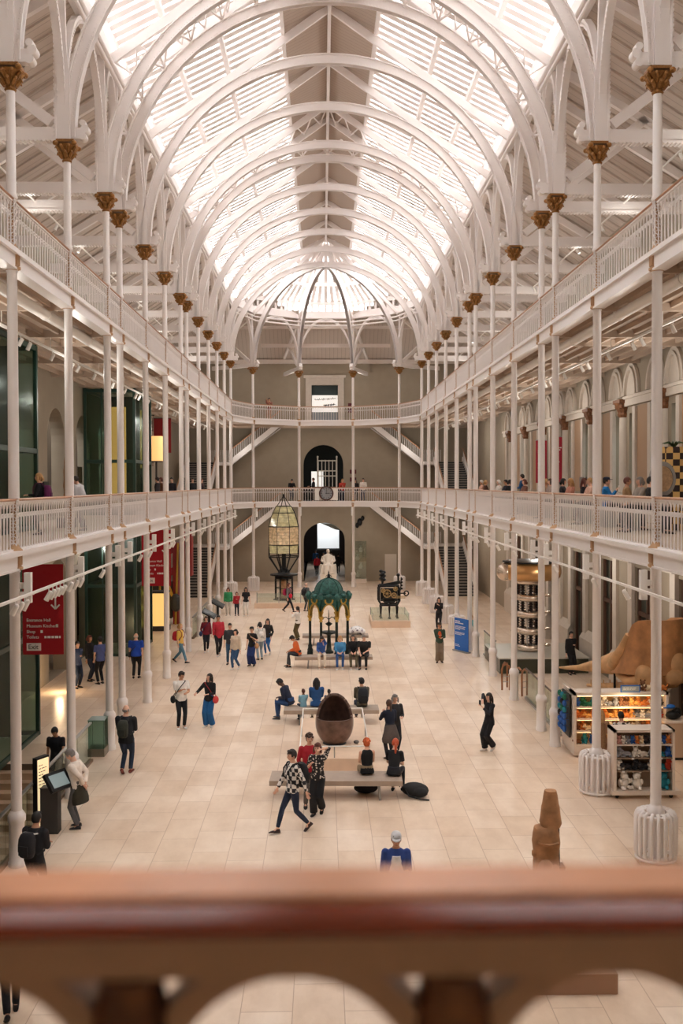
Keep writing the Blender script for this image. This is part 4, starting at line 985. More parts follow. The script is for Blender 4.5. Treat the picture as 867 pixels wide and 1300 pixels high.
for z, cs, sc in ((S2[3], ['pink', 'white', 'grey', 'blue', 'orange', 'cream', 'black', 'black', 'pink', 'white', 'blue', 'orange'], .9), (S2[2], ['grey', 'grey', 'white', 'white', 'grey', 'teal', 'blue'], 1.15), (S2[1], ['white', 'black', 'black', 'black', 'white', 'teal', 'red'], 1.3), (S2[0], ['white', 'white', 'teal'], 2.0)):
    w_ = ['on the low base', 'on the lower shelf', 'on the middle shelf', 'on the upper shelf'][S2.index(z)]
    for k, cn in enumerate(cs):
        x = 6.68+.16+k*(1.2/max(1, len(cs)-1)) if z > .3 else 6.68+(.27, .6, 1.25)[k]
        plush(x, 23.66+.15, z, cn, 0 if z > 1.2 or z < .3 else k % 2, sc, random.uniform(-.5, .5), w_+' of the small toy stand', 0)
t = thing('sales_counter', 'pale wooden shop counter at the right edge', 'counter', (9.05, 26.9, 0))
MB().bx(0, 1.5, 0, .7, .08, 1.02).build('body', mat('counter_wood', (206, 178, 150), .5), t, 0); MB().bx(-.02, 1.52, -.02, .72, 1.02, 1.06).build('top', SHW, t, 0); MB().bx(.05, 1.45, .05, .65, 0, .08).build('plinth', DGREY, t, 0); MB().bx(-.004, 0, .1, .6, .55, .95).build('panel', mat('counter_wood_dark', (168, 140, 116), .6), t, 0)  # end panel in a darker brown than the counter body
b = MB(); b.sph((0, 0, .12), (.2, .16, .12), 10, 6); b.sph((.15, .1, .16), (.15, .13, .15), 10, 6); b.cyl((-.05, 0, .2), (.1, -.1, .34), .03, n=6); tag(b.build('bag', BLACK), 'black bag with a blue top lying on the shop counter', 'bag').location = (9.35, 27.2, 1.06)
b = MB(); b.sph((0, 0, .06), (.13, .1, .06), 10, 6); b.bx(-.2, 0, -.04, .04, .01, .03); tag(b.build('cap', BLUE), 'bright blue cap lying on the black bag', 'cap').location = (9.3, 27.2, 1.36)
# ---- brown stone totem with black support
STONEB = mat('brown_sandstone', (176, 128, 88), .75, noise=.25, nscale=6, bump=.3)
t = thing('plinth', 'low brown plinth under the carved stone pillar', 'plinth', (3.35, 15.2, 0)); MB().bx(-.62, .72, -.62, .75, 0, .3).build('body', mat('brown_plinth', (176, 138, 112), .6), t, 0)
t = thing('stone_pillar', 'brown carved stone pillar of stacked heads with black support', 'sculpture', (3.18, 15.4, .3))
b = MB()
prof = [(0, .21, .2), (.35, .22, .2), (.75, .21, .2), (1.05, .22, .2), (1.2, .2, .18), (1.36, .2, .18), (1.5, .19, .17), (1.62, .205, .19), (1.7, .215, .2), (1.82, .2, .19), (1.92, .18, .17), (1.95, .15, .15), (2.0, .17, .15), (2.06, .16, .14), (2.14, .15, .13), (2.24, .14, .12), (2.3, .125, .11), (2.44, .105, .095), (2.5, .09, .085)]
R_ = []
for z, a, c in prof:
    sh = .0 if z < 1.93 else .05
    R_.append([V((sh*1.4+a*math.copysign(abs(math.cos(q))**.75, math.cos(q)), c*math.copysign(abs(math.sin(q))**.75, math.sin(q)), z)) for q in [2*PI*k/20 for k in range(20)]])
b.rings(R_); b.sph((-.04, -.16, 1.32), (.13, .09, .16), 10, 7); b.sph((.1, -.15, 1.28), (.08, .08, .12), 8, 6); b.sph((-.19, -.02, 1.52), (.04, .08, .06), 8, 5); b.tube([(-.16, -.15, 1.72), (0, -.2, 1.7), (.16, -.16, 1.72)], .03, 6); b.build('carving', STONEB, t, 60)
b = MB(); b.beam((.2, .05, 2.1), (.22, .05, .9), .03, .03); b.bx(.19, .3, -.02, .18, 0, 1.3); b.build('support', BLACK, t, 0)
# ---- left aisle: kiosks, stair well, lifts
t = thing('information_totem', 'slim black information panel with a lit cream face', 'kiosk', (-6.5, 21.9, 0), 1.1)
MB().bx(-.19, .19, -.06, .06, 0, 1.62).build('body', BLACK, t, 0); MB().bx(-.17, .17, -.068, -.058, .12, 1.58).build('lit_panel', WARMP, t, 0)
text_rows(t, [(1.45-k*.07, .12+.04*(k*7%4)) for k in range(8)], -.14, -.069, BLACK, .018)
t = thing('touchscreen_kiosk', 'black kiosk with a tilted touch screen before the man in white', 'kiosk', (-6.22, 21.75, 0))
MB().bx(-.22, .16, -.14, .14, 0, 1.0).build('pillar', DGREY, t, 0)
M_ = Matrix.Rotation(math.radians(-52), 3, 'Y') @ Matrix.Rotation(math.radians(0), 3, 'X')
M_ = Matrix.Rotation(math.radians(60), 3, 'Z') @ Matrix.Rotation(math.radians(52), 3, 'X')
b = MB(); b.box((.14, -.02, 1.13), (.62, .44, .08), M=M_); hs = b.build('housing', BLACK, t, 0)
b = MB(); b.box(V((.14, -.02, 1.13))+M_ @ V((0, 0, .042)), (.46, .3, .004), M=M_); b.build('screen', SCREEN, hs, 0)
for k, (x, y) in enumerate(((-6.05, 50.5), (-6.05, 54.7))):
    t = thing('lectern', 'black tilted information lectern by the left columns, %s' % ('nearer one' if k == 0 else 'farther one'), 'lectern', (x, y, 0)); MB().bx(-.06, .06, -.06, .06, 0, .95).build('post', BLACK, t, 0)
    MB().box((.0, 0, 1.02), (.75, .55, .06), M=Matrix.Rotation(.5, 3, 'Y') @ Matrix.Rotation(.3, 3, 'X')).build('panel', BLACK, t, 0); MB().box((.022, 0, 1.055), (.6, .42, .01), M=Matrix.Rotation(.5, 3, 'Y') @ Matrix.Rotation(.3, 3, 'X')).build('screen', mat('dim_screen', (70, 76, 74), .2), t, 0)
for k, (y0, y1, lb) in enumerate(((17.0, 27.3, 'long glass balustrade beside the stair well at the left columns'), (48.8, 58, 'low glass balustrade behind the black lecterns'))):
    t = thing('glass_barrier', lb, 'barrier', (-6.66, (y0+y1)/2, 0)); h = (y1-y0)/2; n = round((y1-y0)/1.45)
    for q in range(n): MB().bx(-.01, .01, -h+q*2*h/n+.015, -h+(q+1)*2*h/n-.015, .02, 1.04).build('pane', CLEARGLASS, t, 0)
    MB().bx(-.035, .035, -h, h, 1.04, 1.08).build('handrail', STEEL, t, 0); MB().bx(-.06, .06, -h, h, 0, .07).build('base_channel', mat('brown_channel', (120, 92, 70), .5), t, 0)
t = thing('glass_case', 'green glass end box of the stair well balustrade', 'barrier', (-6.62, 28.0, 0))
for x0, x1, y0, y1 in ((-.22, .22, -.26, -.24), (-.22, .22, .24, .26), (-.22, -.2, -.25, .25), (.2, .22, -.25, .25)): MB().bx(x0, x1, y0, y1, .2, 1.0).build('pane', GREENGLASS, t, 0)
MB().bx(-.23, .23, -.27, .27, 0, .22).build('base', mat('case_base', (120, 112, 96), .4), t, 0); MB().bx(-.23, .23, -.27, .27, 1.0, 1.02).build('rim', mat('green_edge', (70, 100, 84), .3), t, 0)
t = thing('staircase', 'pale stone steps going down in the left aisle well', 'stairs', (-8.5, 27.1, 0))
for k in range(12): MB().bx(-1.7, 1.75, -(k+1)*.32, -k*.32, -2.6, -.17*(k+1)).build('step', mat('step_stone', (204, 172, 142), .6), t, 0)
w_ = MB(); w_.quad((HX0, HY0, 0), (HX1, HY0, 0), (HX1, HY0, -2.7), (HX0, HY0, -2.7)).quad((HX0, HY0, 0), (HX0, HY1, 0), (HX0, HY1, -2.7), (HX0, HY0, -2.7)).quad((HX1, HY0, 0), (HX1, HY1, 0), (HX1, HY1, -2.7), (HX1, HY0, -2.7)).quad((HX0, HY1, 0), (HX1, HY1, 0), (HX1, HY1, -2.7), (HX0, HY1, -2.7)).quad((HX0, HY0, -2.7), (HX1, HY0, -2.7), (HX1, HY1, -2.7), (HX0, HY1, -2.7))
struct('wall_stairwell', w_, mat('well_wall', (120, 100, 82), .7), 'walls of the stair well', 0)
t = thing('stair_rail', 'steel handrail sloping down into the stair well', 'handrail', (-9.1, 26.6, 0)); MB().tube([(0, .5, 0), (0, .4, .95), (0, 0, 1.0), (0, -6, -2.1)], .035, 8).build('rail', STEEL, t); MB().beam((0, 0, .5), (0, -6, -2.6), .012, .9).build('pane', CLEARGLASS, t, 0)
def lift(label, x0, x1, y0, y1, z1, frame, nb=3):
    t = thing('glass_lift', label, 'lift', ((x0+x1)/2, (y0+y1)/2, 0)); hx, hy = (x1-x0)/2, (y1-y0)/2
    b = MB()
    for x in (-hx, hx):
        for y in (-hy, hy): b.bx(x-.06, x+.06, y-.06, y+.06, 0, z1)
    for z in (.05, 3.1, 5.8, 6.3, 8.6, z1-.1):
        for y in (-hy, hy): b.bx(-hx, hx, y-.05, y+.05, z-.07, z+.07)
        for x in (-hx, hx): b.bx(x-.05, x+.05, -hy, hy, z-.07, z+.07)
    for q in range(1, nb): X = -hx+2*hx*q/nb; b.bx(X-.03, X+.03, -hy-.03, -hy+.03, 0, z1)
    b.build('frame', frame, t, 0)
    for y in (-hy, hy): MB().bx(-hx, hx, y-.01, y+.01, .1, z1-.1).build('pane', GREENGLASS, t, 0)
    for x in (-hx, hx): MB().bx(x-.01, x+.01, -hy, hy, .1, z1-.1).build('pane', GREENGLASS, t, 0)
    b = MB(); b.bx(-hx+.25, hx-.4, hy-.5, hy-.4, .05, z1-.2); b.bx(-.1, .15, -.1, .15, 0, z1-.2); b.build('lift_core', mat('lift_dark', (70, 84, 76), .4), t, 0)
    b = MB(); b.bx(-.35, .4, -.5, -.4, 6.5, z1-.7); b.build('lit_panel', lamp_mat('lift_glow', (222, 158, 84), .6), t, 0)
    return t
GF = mat('green_frame', (38, 66, 56), .4)
lift('tall green glass lift shaft in the left aisle behind the first red sign', -10.7, -8.55, 44.0, 48.0, 11.8, GF)
lift('green glass lift shaft at the left edge behind the first column', -10.75, -8.95, 24.0, 30.3, 11.8, GF, 2)
# red engine with gold pipes and lit boxes far left
t = thing('engine_model', 'red framed engine with golden pipes in the far left aisle', 'machine', (-8.7, 54.5, 0))
b = MB(); rr_ = mat('engine_red', (150, 26, 34), .45)
b.bx(-1.5, -1.2, -.5, .5, 0, 3.6); b.bx(.3, .6, -.5, .5, 0, 4.4); b.beam((-1.35, 0, 3.3), (1.2, 0, 4.4), .3, .3); b.beam((-1.3, -.3, 2.4), (.4, -.3, 2.9), .3, .4); b.bx(.9, 1.3, -.4, .4, 2.6, 5.2); b.build('frame', rr_, t, 0)
b = MB()
for k in range(5): x = -.9+k*.45; b.cyl((x, -.6, 0), (x+.15, -.6, 4.2+.2*(k % 2)), .06, n=8)
b.beam((-.8, -.7, 4.4), (.6, -.7, .8), .1, .14); b.build('pipe', YGOLD, t)
b = MB(); b.bx(-1.0, .2, -.4, .3, .3, 2.3); b.sph((.5, -.8, 1.2), (.3, .3, .5), 10, 7); b.build('engine_block', DGREY, t, 0)
t = thing('lit_box', 'glowing yellow glass box beside the red engine', 'display', (-8.75, 51.8, 0)); MB().bx(-.55, .45, -.3, .3, .25, 1.95).build('lit_panel', lamp_mat('yellow_glow', (232, 190, 112), .55), t, 0); MB().bx(-.6, .5, -.35, .35, 0, .25).build('base', DGREY, t, 0); MB().bx(-.6, .5, -.35, .35, 1.95, 2.05).build('lid', DGREY, t, 0)
t = thing('display_case', 'lit glass case of golden objects in the left aisle', 'display case', (-9.7, 48.9, 0)); MB().bx(-.8, .8, -.3, .3, 0, .5).build('base', DGREY, t, 0); MB().bx(-.8, .8, .25, .3, .5, 2.9).build('back_panel', lamp_mat('case_glow', (150, 96, 44), .5), t, 0); MB().bx(-.8, .8, -.3, .3, 2.9, 3.0).build('top', DGREY, t, 0)
for k in range(9): MB().lathe([(.02, 0), (.1, .05), (.14, .2), (.06, .3), (.1, .36)], 10, (-.6+(k % 3)*.55, -.05, .6+(k//3)*.75)).build('golden_vessel', lamp_mat('vessel_gold_glow', (226, 164, 70), .35), t)  # the case light on the vessels is put in as their own glow
# upper left gallery objects: lantern, pole, banner, carved pole
t = thing('paper_lantern', 'glowing cream drum lantern in the first floor left gallery', 'lantern', (-9.35, 54.6, 8.85)); MB().lathe([(.42, 0), (.42, 1.35)], 20).build('shade', lamp_mat('lantern_glow', (238, 190, 122), .55), t); MB().lathe([(.46, -.05), (.46, 0)], 20).build('rim', DGREY, t); MB().cyl((0, 0, -2.6), (0, 0, -.05), .05, n=8).build('post', DGREY, t)
t = thing('light_column', 'tall glowing golden column in the first floor left gallery', 'display', (-10.3, 53.6, 6.25)); MB().bx(-.32, .32, -.1, .1, 2.2, 5.3).build('lit_panel', lamp_mat('gold_glow', (226, 160, 76), .6), t, 0); MB().bx(-.36, .36, -.15, .15, 0, 2.2).build('base', DGREY, t, 0)
t = thing('hanging_banner', 'dark red banner hanging beside the lantern in the left gallery', 'banner', (-9.55, 58, 9.4)); MB().bx(-.5, .5, -.02, .02, 0, 2.0).build('panel', mat('deep_red', (140, 20, 28), .7), t, 0); MB().cyl((-.5, 0, 2.0), (.5, 0, 2.0), .03, n=6).build('pole', DGREY, t)
t = thing('wall_hanging', 'grey woven hanging between the golden column and the red banner', 'hanging', (-10.3, 57, 8.6)); MB().bx(-.55, .4, -.02, .02, 0, 2.9).build('cloth', pattern('woven_grey', (120, 108, 104), (170, 156, 148), 'blotch', 3), t, 0); MB().cyl((-.6, 0, 2.9), (.45, 0, 2.9), .03, n=6).build('pole', DGREY, t)
t = thing('carved_pole', 'pale carved wooden pole in the first floor left gallery', 'carving', (-8.25, 31.2, 6.25)); MB().lathe([(.1, 0), (.1, .7), (.13, .95), (.09, 1.1), (.13, 1.3), (.1, 1.5), (.12, 1.75), (.09, 1.9), (.1, 2.05), (.05, 2.3), (.02, 2.4)], 10).build('carving', mat('pale_wood', (186, 142, 104), .6), t); MB().bx(-.25, .25, -.25, .25, 0, .3).build('base', DGREY, t, 0)
for k, (y, z, lb) in enumerate(((38.0, 7.35, 'black square notice on the left wall beside the arch'), (43.3, 8.0, 'black notice on the left wall before the lift'))): tag(MB().bx(0, .03, -.35, .35, -.35, .35).build('wall_sign', BLACK, None, 0), lb, 'notice').location = (-10.79, y, z)
# ---- right gallery, first floor: arcade modules, banners, wheel and lattice drum
BROWNC = mat('carved_brown', (120, 78, 48), .6, noise=.35, nscale=12)
mod = MB(); mod.cur = 0
mod.bx(-.16, .02, -.42, .42, 6.25, 7.2); mod.bx(-.2, .02, -.46, .46, 7.1, 7.25); mod.lathe([(.24, 7.25), (.2, 7.4), (.19, 9.7), (.18, 10.0)], 14, (-.02, 0, 0)); mod.bx(-.12, .02, -1.5, -1.2, 7.1, 10.3); mod.bx(-.12, .02, 1.2, 1.5, 7.1, 10.3)
mod.bx(-.14, .02, -2.17, -.34, 10.35, 10.62); mod.bx(-.14, .02, .34, 2.17, 10.35, 10.62); mod.bx(-.2, .02, -2.17, -.3, 10.6, 10.7); mod.bx(-.2, .02, .3, 2.17, 10.6, 10.7); mod.bx(-.1, .02, -2.17, 2.17, 6.25, 7.12)
for s in (-1, 1):
    for r0, r1, dx in ((.0, .58, .05), (.58, .7, .16), (.7, .85, .1)):
        c = s*.9; n = 12
        inn = [(-dx/2, c+r0*math.cos(PI*k/n), 10.75+(.28+r0)*math.sin(PI*k/n) if r0 else 10.75) for k in range(n+1)]; out = [(-dx/2, c+r1*math.cos(PI*k/n), 10.75+(.28+r1)*math.sin(PI*k/n)) for k in range(n+1)]
        mod.band(inn, out, (dx/2, 0, 0))
mod.cur = 1
mod.lathe([(.19, 9.98), (.24, 10.08), (.22, 10.16), (.34, 10.4), (.38, 10.5)], 10, (-.04, 0, 0)); mod.bx(-.34, .02, -.42, .42, 10.48, 10.62)
for k in range(6): mod.sph((-.2, -.3+k*.12, 10.38), (.1, .08, .1), 6, 4)
mod.cur = 2
mod.bx(-.03, .02, 1.5, 2.17, 7.25, 10.3); mod.bx(-.03, .02, -2.17, -1.5, 7.25, 10.3)
modme = mod.data('trim_arcade', [STONE, BROWNC, mat('panel_beige', (172, 142, 114), .8)], 30)
for i in range(14):
    yc = 14.6+i*4.34
    if yc < 59:
        o = link('trim_%d' % (12+i), modme); o.location = (XW, yc, 0); tag(o, 'pale stone pilaster and twin arches on the right gallery wall', 'building part', 'arcade of the right gallery wall', 'structure')
gm = MB()
gm.bx(-.22, .02, -1.17, 1.17, 4.75, 5.1); gm.bx(-.3, .02, -1.17, 1.17, 5.05, 5.2); gm.bx(-.25, .02, -1.17, 1.17, 0, 1.1); gm.prism([(-.25, -1.17, 1.1), (.02, -1.17, 1.1), (.02, -1.17, 1.45), (-.05, -1.17, 1.4)], (0, 0, 0), (0, 2.34, 0)); gm.bx(-.12, .02, -1.17, -.7, 1.1, 4.8); gm.bx(-.12, .02, .7, 1.17, 1.1, 4.8); gm.prism([(-.2, -.9, 5.2), (.02, -.9, 5.2), (.02, -.9, 5.85), (-.5, -.9, 5.85)], (0, 0, 0), (0, 1.8, 0))
gmm = gm.data('trim_pier', [STONE], 30)
for i in range(12):
    yc = 14.6+i*4.34
    if yc < 61: o = link('trim_%d' % (30+i), gmm); o.location = (XW, yc, 0); tag(o, 'pale stone pier with moulded base on the right ground floor wall', 'building part', 'piers of the right ground floor wall', 'structure')
b = MB(); BW = mat('brown_window_frame', (92, 62, 46), .6)
for i in range(11):
    yc = 16.77+i*4.34
    if yc > 56: break
    b.bx(XW+.1, XW+.2, yc-1.0, yc-.88, 0, 4.6); b.bx(XW+.1, XW+.2, yc+.88, yc+1, 0, 4.6); b.bx(XW+.1, XW+.2, yc-1, yc+1, 2.9, 3.05); b.bx(XW+.1, XW+.2, yc-.05, yc+.05, 0, 4.6)
struct('window_5', b, BW, 'brown window frames of the right ground floor', 0)
for k, y in enumerate((45.2, 49.0)):
    t = thing('hanging_banner', 'narrow crimson banner on the right gallery wall, %s' % ('nearer one' if k == 0 else 'farther one'), 'banner', (10.55, y, 7.6)); MB().bx(-.3, .3, -.015, .015, 0, 2.1).build('panel', mat('crimson', (170, 34, 56), .7), t, 0); MB().cyl((-.32, 0, 2.1), (.32, 0, 2.1), .025, n=6).build('pole', STEEL, t); text_rows(t, ((1.6, .3), (1.5, .24), (.95, .16), (.85, .16), (.75, .16)), -.2, -.017, WHT, .05)
t = thing('lattice_drum', 'tall dark drum with gold lattice pattern in the right gallery', 'display', (9.75, 28.3, 6.25)); MB().lathe([(.5, 0), (.5, 2.3), (.46, 2.36)], 24).build('drum', pattern('gold_check', (214, 174, 108), (54, 38, 34), 'check', 5.5), t)
b = MB()
for k in range(9): a = k*.7; b.tube([(0, 0, 2.36), (.15*math.cos(a), .15*math.sin(a), 2.5), (.36*math.cos(a), .36*math.sin(a), 2.46)], [.03, .03, .005], 5)
b.build('plant', mat('leaf_green', (60, 84, 50), .7), t)
t = thing('disc_sculpture', 'large grey ringed disc standing in front of the lattice drum', 'sculpture', (9.02, 27.1, 7.7), .45); t.scale = (.5, .5, .5)
MX = Matrix.Rotation(PI/2, 3, 'X')
MB().lathe([(.86, -.08), (.95, -.05), (.95, .05), (.86, .08), (.7, .1), (.7, -.1)], 32, M=MX, loop=True).build('rim', mat('grey_stone', (150, 146, 142), .5), t)
MB().lathe([(.01, .03), (.2, .05), (.25, .02), (.4, .06), (.45, .03), (.6, .08), (.7, .06), (.7, -.06), (.01, -.06)], 32, M=MX).build('face', mat('tan_disc', (186, 152, 116), .5, noise=.2, nscale=7), t); MB().bx(-.3, .3, -.2, .2, -2.9, -.9).build('base', DGREY, t, 0)
for k, (y, c) in enumerate(((41.9, 'grey'), (40.9, 'dark'), (39.9, 'blue'))): tag(MB().bx(-.03, 0, -.3, .3, -.22, .22).build('poster', mat('poster_'+c, {'grey': (120, 110, 104), 'dark': (70, 64, 62), 'blue': (90, 100, 150)}[c], .6), None, 0), 'small %s poster on the right gallery wall above the seats' % c, 'poster').location = (10.68, y, 7.62)
# ---- clock on the far lower balustrade
t = thing('clock', 'round grey station clock on the far lower balcony', 'clock', (0, 72.74, 6.88)); MR = Matrix.Rotation(PI/2, 3, 'X')
MB().bx(-.85, .85, .02, .06, -.5, .36).build('back_panel', WHT, t, 0)
MB().lathe([(.5, -.06), (.53, .0), (.53, .08), (.46, .1), (.44, .05)], 32, M=MR, loop=True).build('rim', mat('clock_rim', (84, 50, 44), .4), t); MB().lathe([(.01, .0), (.45, .0), (.45, .04), (.01, .04)], 32, M=MR).build('dial', mat('clock_grey', (140, 142, 146), .5), t)
b = MB()
for k in range(12): a = k*PI/6; b.box((.36*math.sin(a), -.05, .36*math.cos(a)), (.03, .02, .1), M=Matrix.Rotation(a, 3, 'Y'))
b.build('numerals', BLACK, t, 0)
b = MB(); b.beam((-.06, -.06, 0), (.25, -.06, .0), .012, .035); b.beam((0, -.065, -.05), (.03, -.065, .33), .012, .02); b.build('hands', BLACK, t, 0)
# ---- beyond the end wall
cb = MB(); cb.quad((-2.6, 77.7, 0), (-2.6, 97, 0), (-2.6, 97, 5), (-2.6, 77.7, 5)).quad((2.6, 77.7, 0), (2.6, 97, 0), (2.6, 97, 5), (2.6, 77.7, 5)).quad((-2.6, 77.7, 5), (2.6, 77.7, 5), (2.6, 97, 5), (-2.6, 97, 5)).quad((-2.6, 97, 0), (2.6, 97, 0), (2.6, 97, 5), (-2.6, 97, 5))
cb.quad((-2.6, 77.7, 0), (-1.7, 77.7, 0), (-1.7, 97, 0), (-2.6, 97, 0)).quad((2.6, 77.7, 0), (1.7, 77.7, 0), (1.7, 97, 0), (2.6, 97, 0))
struct('wall_corridor', cb, mat('corridor_dark', (70, 62, 58), .7), 'dark corridor beyond the ground floor doorway', 0)
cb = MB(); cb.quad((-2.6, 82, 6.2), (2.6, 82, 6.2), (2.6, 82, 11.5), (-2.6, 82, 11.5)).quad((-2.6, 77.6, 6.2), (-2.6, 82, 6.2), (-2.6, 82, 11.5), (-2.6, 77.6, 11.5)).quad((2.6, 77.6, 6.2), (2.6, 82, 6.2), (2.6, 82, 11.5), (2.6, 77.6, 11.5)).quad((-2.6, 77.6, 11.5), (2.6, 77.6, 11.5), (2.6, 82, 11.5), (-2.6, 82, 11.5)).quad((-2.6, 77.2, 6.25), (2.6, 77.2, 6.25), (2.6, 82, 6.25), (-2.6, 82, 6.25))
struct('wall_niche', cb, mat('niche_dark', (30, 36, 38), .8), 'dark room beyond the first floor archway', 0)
t = thing('light_box', 'bright white lit panel deep inside the far ground floor doorway', 'display', (.25, 92, 1.0)); MB().bx(-1.0, 1.0, -.05, .05, .6, 3.3).build('lit_panel', lamp_mat('white_glow', (214, 216, 216), .4), t, 0); MB().bx(-1.1, 1.1, -.08, .08, .45, .6).build('frame', DGREY, t, 0)
t = thing('canopy', 'pale fabric canopy under the far doorway arch', 'canopy', (.6, 84, 3.6)); MB().prism([(-1.2, 0, .7), (.9, 0, .35), (.9, 0, .0), (.2, 0, .1)], (0, 0, 0), (0, 2, 0)).build('fabric', mat('canopy_white', (214, 220, 216), .6), t, 0)
t = thing('tower_model', 'white lattice tower model inside the first floor archway', 'model', (.1, 78.6, 6.25)); b = MB()
for k in range(6): b.bx(-.7+k*.28-.03, -.7+k*.28+.03, -.05, .05, 0, 3.2)
for z in (.9, 1.9, 2.3, 3.1): b.bx(-.78, .78, -.08, .08, z, z+.08)
for sx in (-.75, .75): b.bx(sx-.05, sx+.05, -.08, .08, 0, 3.4); b.sph((sx, 0, 3.45), .08, 8, 5)
b.build('frame', mat('tower_white', (214, 208, 200), .5), t, 0); MB().bx(-1.0, .6, -.4, .3, .0, 1.1).build('base', mat('tower_brown', (90, 74, 66), .6), t, 0); MB().bx(-1.25, -.3, .1, .15, .9, 2.3).build('panel', lamp_mat('panel_white', (226, 226, 222), .5), t, 0)
# second floor doorway
dr = MB(); dr.cur = 0
for x0, x1, z0, z1 in ((-1.55, -1.1, 12.15, 15.2), (.95, 1.4, 12.15, 15.2), (-1.55, 1.4, 15.2, 15.75)): dr.bx(x0, x1, YE-.2, YE+.02, z0, z1)
dr.bx(-1.7, 1.55, YE-.3, YE+.02, 15.75, 15.95)
struct('door_1', dr, STONE, 'pale moulded door surround on the second floor', 0)
t = thing('lit_screen', 'white lit panel with handwriting in the second floor doorway', 'screen', (-.07, YE+.35, 12.15)); MB().bx(-1.0, 1.0, -.03, .03, 1.0, 2.3).build('lit_panel', lamp_mat('note_white', (236, 232, 226), .45), t, 0); MB().bx(-1.0, 1.0, -.02, .02, .0, 1.0).build('glass_front', mat('case_grey', (150, 160, 166), .3), t, 0); MB().bx(-1.05, 1.05, -.05, .05, 2.3, 3.05).build('dark_transom', mat('transom', (44, 62, 64), .4), t, 0)
b = MB()
for z, x0, x1 in ((1.95, -.8, .85), (1.5, -.1, .8)):
    P = [(x0+(x1-x0)*k/40, -.04, z+.13*math.sin(k*1.9)*math.cos(k*.37)+.1*k/40) for k in range(41)]; b.tube(P, .022, 5)
b.build('handwriting', BLACK, t)
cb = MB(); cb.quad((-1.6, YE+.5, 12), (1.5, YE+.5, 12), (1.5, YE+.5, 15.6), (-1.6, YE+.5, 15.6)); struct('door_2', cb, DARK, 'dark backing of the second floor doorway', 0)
for z in (13.0, 13.6, 7.2): pass
for k, (x, z) in enumerate(((1.98, 13.35), (1.98, 12.95), (2.1, 8.2), (2.1, 7.6))): tag(MB().bx(-.25, .25, -.03, 0, -.16, .16).build('wall_sign', mat('maroon_notice', (96, 30, 40), .6), None, 0), 'maroon notice on the end wall, %s beside the far doorways' % ('highest', 'second highest', 'third highest', 'lowest')[k], 'notice').location = (x, YE-.002, z+.3)
tag(MB().bx(-.45, .45, -.04, 0, 0, 2.1).build('door_3', mat('white_door', (206, 196, 182), .6), None, 0), 'plain pale door in the end wall behind the black machine', 'door', None, 'structure').location = (5.0, YE, 0)
t = thing('glass_case', 'thin tall glass case with pale objects right of the far doorway', 'display case', (2.55, 76.2, 0))
for x0, x1, y0, y1 in ((-.5, .5, -.3, -.28), (-.5, -.48, -.3, .3), (.48, .5, -.3, .3)): MB().bx(x0, x1, y0, y1, .3, 3.2).build('pane', CLEARGLASS, t, 0)
MB().bx(-.52, .52, -.32, .32, 0, .3).build('base', SHW, t, 0)
for k in range(4): MB().lathe([(.12, 0), (.18, .15), (.06, .4), (.12, .5)], 10, (-.15+.25*(k % 2), 0, .4+k*.65)).build('vessel', STONE, t)
b = MB(); b.sph((0, 0, 0), (.2, .15, .3), 8, 6); b.sph((-.2, 0, -.25), (.14, .12, .22), 8, 6); b.sph((.22, 0, .3), (.13, .1, .2), 8, 6); tag(b.build('wall_sculpture', BLACK), 'small black wall sculpture right of the far doorway', 'sculpture').location = (2.6, 77.05, 4.6)
